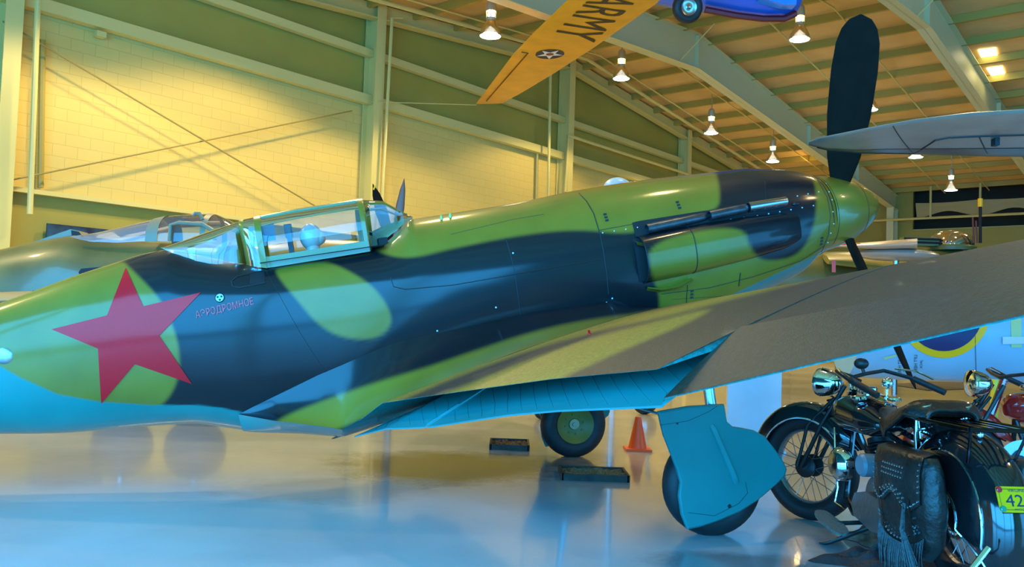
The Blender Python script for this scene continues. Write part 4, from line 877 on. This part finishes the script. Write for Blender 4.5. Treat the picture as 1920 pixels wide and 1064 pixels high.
    # saddlebags
    for s_ in (1, -1):
        m = MB(); P = []; nz = 16
        for f in np.linspace(0, 1, nz):
            z = .62-.48*f; hw = .26*np.interp(f, [0, .1, .5, .85, 1], [.86, .95, 1, .86, .55]); th = .075*np.interp(f, [0, .15, .5, .85, 1], [.75, 1, 1.1, .9, .5]); row = []
            for a in np.linspace(0, 2*pi, 37)[:-1]: row.append(L_(.08+hw*math.copysign(abs(cos(a))**.75, cos(a)), s_*(.215+th*math.copysign(abs(sin(a))**.75, sin(a))), z))
            P.append(row)
        m.grid(P, cv=True); m.f.append(tuple(range(36))); m.f.append(tuple((nz-1)*36+i for i in range(36))); sb = m.build('saddlebag', LEATHER, t, sharp=70)
        if s_ < 0: continue
        def face(x, z, o=.006): # outer face point
            f = (.62-z)/.48; hw = .26*np.interp(f, [0, .1, .5, .85, 1], [.86, .95, 1, .86, .55]); th = .075*np.interp(f, [0, .15, .5, .85, 1], [.75, 1, 1.1, .9, .5]); q = min(.999, abs((x-.08)/hw)); cs = q**(1/.75); sn = math.sqrt(1-cs*cs)**.75
            return L_(x, .215+th*sn+o, z)
        fl_ = lambda x: .385+.035*abs(math.cos((x-.08)/.24*pi*1.5))-.05*((x-.08)/.24)**2*0
        m = MB(); P = []
        for x in np.linspace(-.13, .29, 26):
            zl = .40+.03*cos((x-.08)/.2*pi*1.6); row = [L_(x, .16, .632), L_(x, .20, .638)]+[face(x, z, .012) for z in np.linspace(.622, zl, 9)]+[face(x, zl-.004, .006)]; P.append(row)
        m.grid(P); fp = m.build('bag_flap', LEATHER, sb, sharp=80)
        st = []
        for r_ in range(3):
            for i in range(9): st.append((-.02+i*.022+r_*.006, .56-r_*.024, .014))
        for i in range(22): x = -.12+i*.0195; st.append((x, .414+.03*cos((x-.08)/.2*pi*1.6), .014))
        for i in range(6): st.append((-.122, .59-i*.025, .014)); st.append((.282, .59-i*.025, .014))
        for i in range(14): x = -.02+i*.016; st.append((x, .435+.012*(i % 2)+.018*cos((x-.08)/.2*pi*1.6), .014))
        m = MB()
        for x, z, o in st: m.ball(face(x, z, o), .0055, n=7, m=4)
        tag(m.build('flap_studs', CHROME, fp), kind='stuff')
        st = [(.08+.17*cos(a), .34+.12*sin(a), .008) for a in np.linspace(radians(200), radians(345), 16)]+[(-.05, .33, .008), (-.065, .30, .008), (-.075, .27, .008)]+[(.22+i*.015, .31-j*.018, .008) for i in range(3) for j in range(2)]
        m = MB()
        for x, z, o in st: m.ball(face(x, z, o), .0065, n=7, m=4)
        tag(m.build('bag_studs', CHROME, sb), kind='stuff')
        m = MB()
        for i in range(44):
            x = -.12+i*.0093; z0 = .30-.10*math.sqrt(max(0, 1-((x-.08)/.22)**2)); p0 = face(x, z0, .009); j = rng.normal(0, .006, 3)
            m.tube([p0, p0+ly*.010-ZZ*.08+j*.4, p0+ly*.004-ZZ*.17+j], .0026, 4)
        for i in range(14): p0 = face(-.03+rng.normal(0, .006), .40, .012); m.tube([p0, p0+ly*.02-ZZ*.12-hx*.02*i/6, p0-ZZ*.30-hx*(.01+.012*i)+rng.normal(0, .008, 3)], .003, 4)
        tag(m.build('leather_fringe', LEATHER, sb), kind='stuff')
        for x0 in (-.06, .20): m = MB(); m.grid([[face(x0-.012, z, .016), face(x0+.012, z, .016)] for z in np.linspace(.42, .24, 9)]); m.build('bag_strap', LEATHER, sb)
    m = MB(); m.tube([L_(.1, .17, .2), L_(-.1, .30, .12), L_(-.35, .32, .14), L_(-.46, .28, .2), L_(-.42, .16, .3)], .013, 10); m.build('bag_guard', CHROME, t)
    return t, L_, Fk
motorcycle((2.17, 4.02), (-.06, 1), radians(33), BPAINT, 'black vintage motorcycle with studded leather saddlebag and yellow licence plate')
rt_, RL, RF = motorcycle((4.45, 5.9), (-1, -.12), radians(-8), RPAINT, 'red motorcycle at the right picture edge, behind the black one', False)
# oval number plate on the red motorcycle's front fender
c = at(1925, 852, 5.35); X_ = np.array([1., 0, 0]); m = MB(); P = [c+X_*.155*cos(a)+ZZ*.088*sin(a) for a in np.linspace(0, 2*pi, 33)[:-1]]; m.prism(P, [0, .006, 0]); npz = m.build('number_plate', mat('number_plate_white', (.6, .75, .8), .3), rt_, sharp=30)
put_text('65', lambda a, b: tuple(c+[-.10+.2*a, -.003, -.065+.10*b])).build('number', mat('number_ink', (.01, .03, .06), .4), npz, smooth=False)
m = MB(); m.tube([c+[.05, .0, 0], c+[.1, .25, -.1]], .008, 6); m.build('plate_bracket', ENG, rt_)
m = MB(); m.tube([at(1864, 752, 6.9), at(1867, 712, 6.9)], .03, 8); pc_ = at(1864, 752, 6.9); m.tube([(pc_[0], pc_[1], 0), pc_], .03, 8); solo(m, 'yellow_post', YELP, 'short yellow post just left of the red motorcycle headlight', 'post')
# rags on the floor by the footboard
def rag(c, r, h, mt, label, seed):
    g = np.random.default_rng(seed); P = []; ph = g.random(6)*6
    for i in range(15):
        f = i/14
        P.append([c+np.array([r[0]*f*cos(a)*(1+.22*sin(3*a+ph[0])+.1*sin(7*a+ph[1])), r[1]*f*sin(a)*(1+.2*sin(2*a+ph[2])), .004+h*(1-f**2)*(.6+.4*sin(5*a+ph[3]+f*4)*sin(9*f+ph[4]))]) for a in np.linspace(0, 2*pi, 41)[:-1]])
    m = MB(); m.grid(P, cv=True); return solo(m, 'crumpled_rag', mt, label, 'rag', sharp=50)
rag(floor_at(1640, 1018)+[.03, 0, 0], (.17, .20), .11, mat('brown_leather_rag', (.20, .10, .06), .6, noise=(14, .5, 4), bump=(20, .6)), 'crumpled brown rag on the floor under the black motorcycle footboard', 3)
rag(floor_at(1640, 1058)+[.05, 0, 0], (.30, .16), .10, mat('black_rag', (.015, .015, .016), .6, bump=(20, .6)), 'crumpled black cloth on the floor in front of the brown rag', 5)

# ------------------------------------------------------------------ generic lofted fuselage
def loft(name, st, axis, side, mt, parent, origin, n=40, e=2.0, **k):   # st: (x, zt, zb, hw)
    m = MB(); P = []
    for x, zt, zb, hw in st:
        zc = (zt+zb)/2; hh = (zt-zb)/2
        P.append([origin+axis*x+side*hw*math.copysign(abs(cos(a))**(2/e), cos(a))+ZZ*(zc+hh*math.copysign(abs(sin(a))**(2/e), sin(a))) for a in np.linspace(0, 2*pi, n+1)[:-1]])
    m.grid(P, cv=True); m.f.append(tuple(range(n))); m.f.append(tuple((len(P)-1)*n+i for i in range(n))); return m.build(name, mt, parent, sharp=50, **k)
def wing_solid(name, secs, mt, parent):  # secs: (LE point, TE point, thickness)
    m = MB(); P = []
    for le, te, th in secs:
        le = np.asarray(le, float); te = np.asarray(te, float); row = []
        for a in np.linspace(0, 2*pi, 33)[:-1]:
            x = (1-cos(a))/2; row.append(le+(te-le)*x+ZZ*th*sin(a)*(.5+.5*(1-x))*1.0)
        P.append(row)
    m.grid(P, cv=True); m.f.append(tuple(range(32))); m.f.append(tuple((len(P)-1)*32+i for i in range(32))); return m.build(name, mt, parent, sharp=60)
XX = np.array([1., 0, 0]); YY = np.array([0, 1., 0])
# old olive fighter at the left
OLIVE = mat('faded_olive_drab', (.16, .125, .035), .38, coat=.3, noise=(1.5, .35, 6)); OLGREY = mat('grey_green_frame', (.20, .20, .13), .45)
D_ = 9.4
t = thing('old_fighter_plane', 'faded olive fighter with glazed canopy parked behind the left fuselage', 'airplane', (at(200, 560, D_)[0], D_, 0))
tops = [(-420, 500, .28), (-200, 488, .36), (0, 470, .42), (80, 452, .45), (150, 440, .46), (180, 446, .46), (240, 452, .47), (300, 455, .48), (420, 462, .48), (500, 455, .47), (620, 450, .45), (760, 455, .42), (880, 470, .36)]
st = []
for u, v, hw in tops: p = at(u, v, D_); st.append((p[0], p[2], p[2]-np.interp(u, [-420, 0, 300, 880], [.5, 1.0, 1.25, .9]), hw))
loft('fuselage', st, XX, YY, OLIVE, t, np.array([0, D_, 0.]), e=2.1)
def strip(pts, D): return [at(u, v, D) for u, v in pts]
# glass quarter window and canopy shells, arched over the body
def arch(name, L, mt, w0, parent, drop):   # L: (u, v) top line; drop: height to sill
    m = MB(); P = []
    for (u, v), dr in zip(L, drop):
        p = at(u, v, D_); P.append([np.array([p[0], D_-w0*cos(a), p[2]-dr+dr*sin(a)**.7]) for a in np.linspace(0, pi, 21)])
    m.grid(P); return m.build(name, mt, parent, sharp=60)
arch('rear_window', [(164, 446), (200, 437), (250, 424), (300, 411)], GLASSO, .36, t, [.03, .13, .22, .28])
arch('canopy_glass', [(322, 406), (360, 403), (400, 402)], GLASS, .35, t, [.31, .33, .34])
arch('canopy_frame', [(300, 410), (322, 405)], OLGREY, .36, t, [.29, .32]); arch('canopy_top', [(398, 401), (408, 403)], OLGREY, .36, t, [.34, .34])
arch('windscreen', [(408, 403), (430, 413), (455, 428), (480, 446)], GLASS, .33, t, [.33, .28, .2, .08])
m = MB()
for L in ([(318, 452), (320, 422), (335, 418), (380, 421), (398, 432), (403, 450)],): m.tube([at(u, v, D_-.37) for u, v in L], .022, 8)
m.build('canopy_rail', OLGREY, t)
m = MB(); m.tube([at(u, v, D_-.28) for u, v in ((362, 405), (366, 396+4), (374, 400), (380, 412))], .018, 6); m.build('rear_mirror_frame', OLGREY, t)
m = MB(); P = [at(u, v, D_-.1) for u, v in ((40, 462), (132, 430), (148, 434), (156, 446), (120, 452))]; m.prism(P, [0, .2, 0]); m.build('rear_hump', OLGREY, t, sharp=30)
m = MB(); m.prism([at(u, v, D_-.12) for u, v in ((134, 432), (148, 435), (157, 445), (136, 450))], [0, -.01, 0]); m.build('rear_vent', DARK, t, smooth=False)
m = MB(); m.prism([at(u, v, D_-.5) for u, v in ((147, 511), (152, 504), (200, 500), (205, 512), (150, 517))], [0, .15, 0]); m.build('step_slot', DARK, t, smooth=False)
wing_solid('wing', [(at(-300, 575, 8.0), at(-300, 560, 9.6), .05), (at(60, 562, 8.4), at(60, 555, 10.0), .1)], mat('tan_wing_edge', (.42, .33, .16), .4), t)
for x in (-4.2, -3.4):
    m = MB(); m.tube([(x, D_, 1.2), (x, D_, .3)], .05, 10); g = m.build('gear_leg', STEEL, t); m = MB(); m.lathe([(0, -.09), (.2, -.1), (.33, -.05), (.33, .05), (.2, .1), (0, .09)], (x, D_, .33), YY, 28); m.build('wheel', RUBBER, g)
# light blue fighter fuselage at the right, roundel and code letters
SKYB = mat('light_blue_paint', (.22, .50, .68), .35, coat=.3, noise=(1.5, .08, 4)); YEL = mat('roundel_yellow', (.95, .50, .0), .4); NAVY = mat('roundel_navy', (.01, .015, .10), .4); PALEG = mat('pale_green_band', (.45, .62, .28), .4); INK = mat('stencil_ink', (.01, .02, .03), .5)
D_ = 11.0; zc = 1.24; rb = .64
t = thing('blue_fighter_plane', 'light blue fighter fuselage with yellow-ringed roundel behind the motorcycles', 'airplane', (6.0, D_, 0))
def blz(x): return np.interp(x, [2.6, 3.4, 5, 7, 11], [.50, .60, .64, .64, .6])
loft('fuselage', [(x, zc+blz(x)*1.05, zc-blz(x), blz(x)*.78) for x in np.linspace(4.3, 11, 30)], XX, YY, SKYB, t, np.array([0, D_, 0.]), n=64)
def bl_pt(u, v, off=.006):
    d = rayd(u, v); k = D_/d[1]-.3
    for _ in range(30):
        q = EYE+d*k; rz = blz(q[0]); h = (q[2]-zc)/(rz*(1.05 if q[2] > zc else 1)); yy = D_-rz*.78*math.sqrt(max(0, 1-h*h))-off; k = yy/d[1]
    return EYE+d*k
def bl_patch(poly_c, ring, mt, name, off=.006, n=6):
    m = MB(); C_ = np.array(poly_c, float); G = [[bl_pt(*(C_+(np.array(p)-C_)*f), off) for f in np.linspace(0.02, 1, n)] for p in ring]; m.grid(G, cu=True); return m.build(name, mt, t, sharp=60)
circ = lambda r: [(1770+r*cos(a), 586+r*sin(a)) for a in np.linspace(0, 2*pi, 49)[:-1]]
bl_patch((1770, 586), circ(86), YEL, 'roundel_ring'); bl_patch((1770, 586), circ(73), NAVY, 'roundel_disc', .009)
def bl_quad(P, mt, name, off=.006):
    (a, b, c_, d) = [np.array(p, float) for p in P]; m = MB(); m.grid([[bl_pt(*((a*(1-i)+b*i)*(1-j)+(d*(1-i)+c_*i)*j), off) for i in np.linspace(0, 1, 4)] for j in np.linspace(0, 1, 12)]); return m.build(name, mt, t, sharp=60)
bl_quad([(1895, 560), (1914, 560), (1916, 652), (1896, 652)], PALEG, 'code_band'); bl_quad([(1655, 671), (1682, 665), (1680, 669), (1660, 675)], PALEG, 'code_band')
bl_quad([(1827, 600), (1828, 600), (1831, 706), (1830, 706)], INK, 'skin_seam'); bl_quad([(1880, 632), (1925, 632), (1925, 645), (1880, 646)], mat('pale_fairing_paint', (.55, .66, .72), .3), 'wing_fairing', .02)  # thin seam line, then a paler blue-grey strip
for body, (u0, u1, v0, v1) in (('LIFT HERE', (1684, 1690, 671, 703)), ('TRESTLE', (1694, 1701, 675, 698)), ('LIFT HERE ', (1714, 1720, 666, 700)), ('JACK', (1725, 1731, 676, 692))):
    put_text(body, lambda a, b: tuple(bl_pt(u0+(u1-u0)*(1-b), v1+(v0-v1)*(1-a) if False else v0+(v1-v0)*a, .008))).build('stencil', INK, t, smooth=False)
for x in (4.4, 8.2): m = MB(); m.tube([(x, D_, .9), (x, D_, .0)], .06, 10); m.box((x, D_, .02), (.4, .4, .04)); m.build('support_stand', STEEL, t)
m = MB(); P = [floor_at(u, v) for u, v in ((1668, 722), (1740, 716), (1850, 719), (1835, 730), (1740, 733))]; m.prism(P, ZZ*.01); solo(m, 'floor_shadow_patch', mat('painted_floor_shadow', (.02, .02, .02), .6, noise=(2, .5, 5)), 'painted dark shadow patch on the floor far behind the motorcycle saddle', 'mat', smooth=False)  # thin dark sheet standing in for the shadow band under the parked planes
# olive bomber with the dome turret
BOM = mat('bomber_olive', (.11, .13, .035), .4, noise=(1, .3, 5)); D_ = 20.0
c = at(1783, 462, D_); t = thing('bomber_plane', 'olive bomber with mirror-like dome turret, far back between propeller and grey wing', 'airplane', (c[0], D_, 0))
loft('fuselage', [(-4.6, 2.9, 2.1, .3), (-4.0, 3.02, 1.7, .6), (-2, 3.12, 1.45, .8), (0, 3.24, 1.4, .85), (3, 3.2, 1.5, .8), (6, 3.1, 1.7, .6)], XX, YY, BOM, t, np.array([c[0], D_, 0.]))
m = MB(); m.lathe([(.50, -.06), (.50, .05), (.47, .18), (.38, .28), (.24, .34), (.1, .365), (0, .37)], c, ZZ, 40); tu = m.build('dome_turret', CHROME, t, sharp=60)
m = MB(); m.lathe([(.54, -.12), (.54, -.03), (.50, 0)], c, ZZ, 36); m.build('turret_ring', BOM, t)
m = MB(); m.box(c+[-.85, -.2, .06], (.8, .25, .18)); m.box(c+[-.85, -.2, -.02], (.6, .27, .05)); m.build('gun_housing', BOM, t)
for dz in (.11, .03): m = MB(); m.tube([c+[-.4, -.33, dz], c+[-1.25, -.33, dz]], .025, 8); m.build('gun_barrel', DARK, t)
a = at(1838, 456, 19.5); b = at(1838, 384, 19.5); m = MB(); m.tube([a, b], .035, 8); pz = m.build('antenna_pole', DARK, t); m = MB(); m.tube([b-ZZ*.05, b+ZZ*.0+[0, 0, -.14+.28]], .055, 8); m.build('antenna_tip', YEL, pz)
for u in (1824, 1830): m = MB(); m.tube([at(u+2, 456, 19.4), at(u, 408 if u < 1826 else 414, 19.4)], .02, 6); m.build('whip_rod', mat('red_brown_rod', (.15, .02, .01), .5), t)
wing_solid('wing', [(at(1555, 492, 17.5), at(1540, 478, 20), .10), (at(1700, 505, 18.5), at(1700, 486, 21), .22)], mat('bomber_wing_yellow_green', (.30, .27, .05), .4), t)
for x in (-2.6, 2.6): m = MB(); m.tube([(c[0]+x, D_, 1.6), (c[0]+x, D_, .0)], .08, 10); m.build('gear_leg', STEEL, t)
t = thing('silver_plane', 'pale silver aircraft wing lying in front of the olive bomber, left of the dome', 'airplane', (at(1640, 470, 17)[0], 17, 0))
wing_solid('wing', [(at(1556, 462, 16), at(1556, 460, 18), .02), (at(1640, 462, 16), at(1640, 458, 18), .09), (at(1720, 458, 16), at(1720, 454, 18), .12)], mat('pale_silver', (.62, .58, .5), .25, metal=.3), t)
m = MB(); m.tube([at(1574, 461, 16.2), at(1612, 460, 16.2)], .035, 8); m.build('red_cover', mat('red_cover', (.8, .04, .01), .5), t)
m = MB(); m.prism([at(1560, 488, 16.4), at(1567, 488, 16.4), at(1567, 511, 16.4), at(1560, 511, 16.4)], [0, .01, 0]); m.build('warning_streamer', mat('pink_red_ribbon', (.7, .12, .14), .6), t, smooth=False)
m = MB(); m.ball(at(1680, 478, 17), (.85, .5, .13)); m.build('fuselage', mat('pale_silver_body', (.5, .48, .42), .25, metal=.3), t); p = at(1680, 478, 17); m = MB(); m.tube([p, (p[0], p[1], 0)], .06, 8); m.build('stand', STEEL, t)
# propeller behind the windscreen
p = at(738, 470, 12.); t = thing('standing_propeller', 'pointed propeller blades showing over the windscreen in front of the wall', 'propeller', (p[0], 12, 0))
m = MB(); m.ball(p, (.16, .2, .16)); m.build('hub', STEEL, t); m = MB(); m.tube([p+[0, .1, 0], (p[0], 12.1, 0)], .06, 10); m.box((p[0], 12.1, .03), (.6, .6, .06)); m.build('stand', STEEL, t)
for (u, v), wd, mt in (((699, 345), .11, BLACKP), ((758, 335), .08, mat('blade_brown_grey', (.14, .08, .05), .4))):
    q = at(u, v, 12.); d = unit(q-p); L = np.linalg.norm(q-p); sd = unit(np.cross(d, YY)); P = []
    for f in np.linspace(0, 1, 20):
        w_ = wd*np.interp(f, [0, .3, .6, .85, 1], [.4, .8, 1, .6, .03]); P.append([p+d*L*f+sd*w_*cos(a)*.8+YY*.02*sin(a) for a in np.linspace(0, 2*pi, 17)[:-1]])
    m = MB(); m.grid(P, cv=True); m.build('blade', mt, t, sharp=60)
q = at(699, 345, 12.); d = unit(q-p); m = MB(); m.ball(q-d*.07, (.022, .022, .05)); m.build('blade_tip', YEL, t)
# pale blue dome
p = at(1158, 352, 14.); t = thing('blue_dome', 'pale blue rounded dome top peeking over the engine cowling', 'dome', (p[0], 14, 0))
m = MB(); m.ball(p, (.23, .23, .165), n=28, m=18); m.build('dome_shell', mat('pale_blue_shell', (.25, .50, .75), .4), t); m = MB(); m.tube([p, (p[0], 14, 0)], .06, 10); m.box((p[0], 14, .03), (.5, .5, .06)); m.build('stand', STEEL, t)

# ------------------------------------------------------------------ grey wing reaching in from the right
GREY = mat('grey_wing_skin', (.40, .31, .24), .35, metal=.35, noise=(4, .15, 5)); GREYD = mat('dark_grey_leading_edge', (.12, .09, .07), .3, metal=.6, noise=(6, .3, 5))
t = thing('grey_jet_plane', 'grey metal wing reaching in from the right, crossing the black propeller blade', 'airplane', (8.6, 6.4, 0))
near = [(1517, 266, 5.62), (1535, 259, 5.45), (1580, 250, 5.3), (1640, 238, 5.2), (1720, 224, 5.1), (1820, 212, 5.0), (1920, 206, 4.95)]; far = [(1517, 271, 5.72), (1560, 279, 5.85), (1620, 283, 5.95), (1680, 284, 6.0), (1780, 286, 6.05), (1860, 288, 6.1), (1920, 288, 6.12)]
secs = [(at(*f), at(*n), th) for n, f, th in zip(near, far, (.012, .03, .045, .055, .065, .075, .08))]
a_, b_ = secs[-1][0]-secs[-2][0], secs[-1][1]-secs[-2][1]
secs.append((secs[-1][0]+XX*4.2+ZZ*.05, secs[-1][1]+XX*4.2-YY*.4+ZZ*.05, .16))
wing_solid('wing', secs, GREY, t)
P = []; m = MB()
for le, te, th in secs:
    c_ = le+(te-le)*.02; P.append([le+(te-le)*x+ZZ*th*1.06*sin(a)*(.5+.5*(1-x)) for a in np.linspace(-1.35, 1.35, 15)+0 for x in [(1-cos(a))/2]])
m.grid([[p-YY*-.004 for p in r_] for r_ in P]); m.build('leading_edge', GREYD, t, sharp=80)
def uw(i, f): # underside wing point at chord fraction f from the leading edge, section interpolation i
    k_ = int(min(i, len(secs)-2)); r_ = i-k_; le = secs[k_][0]*(1-r_)+secs[k_+1][0]*r_; te = secs[k_][1]*(1-r_)+secs[k_+1][1]*r_; th = secs[k_][2]*(1-r_)+secs[k_+1][2]*r_
    a = -math.acos(1-2*f); return le+(te-le)*f+ZZ*(th*sin(a)*(.5+.5*(1-f))-.002)
m = MB(); m.tube([uw(i, .18+.36*max(0, min(1, (i-2.6)/1.2))*0) for i in np.linspace(.4, 3.4, 20)]+[uw(i, f) for i, f in ((3.7, .4), (4.1, .62))]+[uw(i, .66) for i in np.linspace(4.4, 6.6, 12)], .006, 6); m.tube([uw(5.0, f) for f in np.linspace(.25, .66, 6)], .004, 6); m.tube([uw(3.4+.02, f) for f in np.linspace(.18, .98, 8)], .003, 6)
m.build('skin_seam', SEAM, t)
p = uw(5.35, .6); m = MB(); m.box(p-ZZ*.02, (.03, .05, .05)); m.build('hinge_bracket', SEAM, t)
loft('fuselage', [(x, 2.6+.7*sin(pi*max(0, min(1, (x+3.4)/7)))**.6, 2.5-.8*sin(pi*max(0, min(1, (x+3.4)/7)))**.6, .08+.6*sin(pi*max(0, min(1, (x+3.4)/7)))**.6) for x in np.linspace(-3.4, 3.6, 24)], YY, XX, GREY, t, np.array([8.6, 6.4, 0.]))
for y in (4.8, 7.6): m = MB(); m.tube([(8.6, y, 2.0), (8.6, y, .3)], .06, 10); g = m.build('gear_leg', STEEL, t); m = MB(); m.lathe([(0, -.09), (.2, -.1), (.3, -.05), (.3, .05), (.2, .1), (0, .09)], (8.6, y, .3), XX, 24); m.build('wheel', RUBBER, g)

# ------------------------------------------------------------------ yellow and blue trainer hanging from the roof
ZW = 6.45; YW = mat('doped_yellow_fabric', (.80, .34, .005), .38, coat=.3, noise=(2, .12, 4), bump=(5, .25)); YB = mat('trainer_blue', (.0, .11, .55), .35, coat=.3); YB2 = mat('trainer_bright_blue', (.0, .25, .85), .35, coat=.3); MAR = mat('maroon_trim', (.16, .005, .01), .4)
def uwz(u, v, z=ZW): return hit_z(u, v, z)
o = uwz(1235, -30); t = thing('hanging_trainer_plane', 'yellow and blue trainer airplane hanging under the roof, ARMY lettered on its wing', 'airplane', (o[0], o[1], ZW))
LEp = [(941, 194), (975, 176), (1040, 137), (1110, 92), (1170, 50), (1229, 8), (1290, -38)]; TEp = [(892, 195), (905, 178), (962, 102), (1000, 62), (1035, 28), (1072, -8), (1105, -45)]
m = MB(); P = []
for i, ((a, b), (c_, d)) in enumerate(zip(LEp, TEp)):
    le, te = uwz(a, b), uwz(c_, d); th = (.02, .08, .12, .13, .14, .14, .14)[i]; P.append([le+(te-le)*(1-cos(q))/2+ZZ*th*(sin(q)*(.5+.5*(1+cos(q))/2) if sin(q) > 0 else sin(q)*.25) for q in np.linspace(0, 2*pi, 41)[:-1]])
m.grid(P, cv=True); m.f.append(tuple(range(40))); m.f.append(tuple(240+i for i in range(40))); m.build('lower_wing', YW, t, sharp=50)
m = MB(); q = ZW-.036; m.tube([uwz(u, v, q) for u, v in ((978, 98), (990, 100), (912, 190))], .010, 6); m.build('aileron_gap', mat('aileron_gap_shadow_brown', (.14, .05, .0), .6), t)
def onw(P00, P10, P01, z): 
    def f(a, b): return tuple(uwz(P00[0]+a*(P10[0]-P00[0])+b*(P01[0]-P00[0]), P00[1]+a*(P10[1]-P00[1])+b*(P01[1]-P00[1]), z))
    return f
put_text('ARMY', onw((1118, -14), (1034, 68), (1198, -2), ZW-.040)).build('army_lettering', mat('army_black', (.02, .008, .004), .5), t, smooth=False)
C0 = np.array([1031., 102.]); ea = np.array([27., -.8]); eb = np.array([-1.5, 8.8])
m = MB(); m.add([uwz(*(C0+ea*cos(a)+eb*sin(a)), ZW-.040) for a in np.linspace(0, 2*pi, 33)[:-1]], [tuple(range(32))]); rd = m.build('roundel_disc', mat('roundel_dark', (.015, .018, .04), .5), t, smooth=False)
sp = []
for i in range(10): a = pi/2+i*pi/5; r_ = 1.0 if i % 2 == 0 else .382; sp.append(uwz(*(C0+ea*cos(a)*r_-eb*sin(a)*r_*-1), ZW-.043))
m = MB(); c_ = uwz(*C0, ZW-.043); m.add([c_]+sp, [(0, 1+i, 1+(i+1) % 10) for i in range(10)]); m.build('roundel_star', mat('roundel_white', (.8, .78, .75), .4), rd, smooth=False)
m = MB(); m.add([uwz(*(C0+ea*cos(a)*.28+eb*sin(a)*.28), ZW-.046) for a in np.linspace(0, 2*pi, 21)[:-1]], [tuple(range(20))]); m.build('roundel_centre', mat('roundel_red', (.25, .02, .01), .4), rd, smooth=False)
# blue fuselage
D_ = 13.6; bot = [(1190, -14), (1230, 2), (1270, 12), (1322, 17), (1380, 28), (1430, 34), (1470, 34), (1492, 24), (1494, 5)]
st = []
for i, (u, v) in enumerate(bot): p = at(u, v, D_); hw = (.5, .55, .58, .6, .6, .58, .52, .42, .30)[i]; st.append((p[0], p[2]+(1.25, 1.3, 1.35, 1.35, 1.3, 1.25, 1.15, .85, .5)[i], p[2], hw))
loft('fuselage', st, XX, YY, YB, t, np.array([0, D_, 0.]), e=2.3)
m = MB(); m.tube([at(u, v+1, D_-.15) for u, v in bot[3:8]], .055, 8); m.build('belly_stripe', MAR, t)
m = MB(); P = [at(u, v, D_-.56) for u, v in ((1425, -4), (1494, -3), (1493, 9), (1470, 8))]; m.prism(P, [0, .2, 0]); m.build('cowl_panel', YB2, t, smooth=False)
c_ = at(1289, 14, D_-.9); ax = unit([.25, -1, -.25]); m = MB(); r_ = .235; m.lathe([(.12, -.05), (.16, -.075), (.2, -.07), (r_, -.03), (r_, .03), (.2, .07), (.16, .075), (.12, .05)], c_, ax, 36); w_ = m.build('main_wheel', RUBBER, t, sharp=60)
m = MB(); m.lathe([(0, .03), (.03, .05), (.05, .04), (.10, .045), (.125, .055), (.125, -.05), (0, -.04)], c_, ax, 28); m.build('wheel_hub', STEEL, w_)
m = MB(); m.tube([c_, c_+[.05, .6, .5]], .04, 8); m.build('gear_strut', BLACKP, t)
for (x_, y_) in ((1.6, D_), (3.4, D_)): m = MB(); m.tube([(x_, y_, 7.3), (x_, y_, 8.9)], .012, 6); m.build('suspension_cable', CABLE, t)
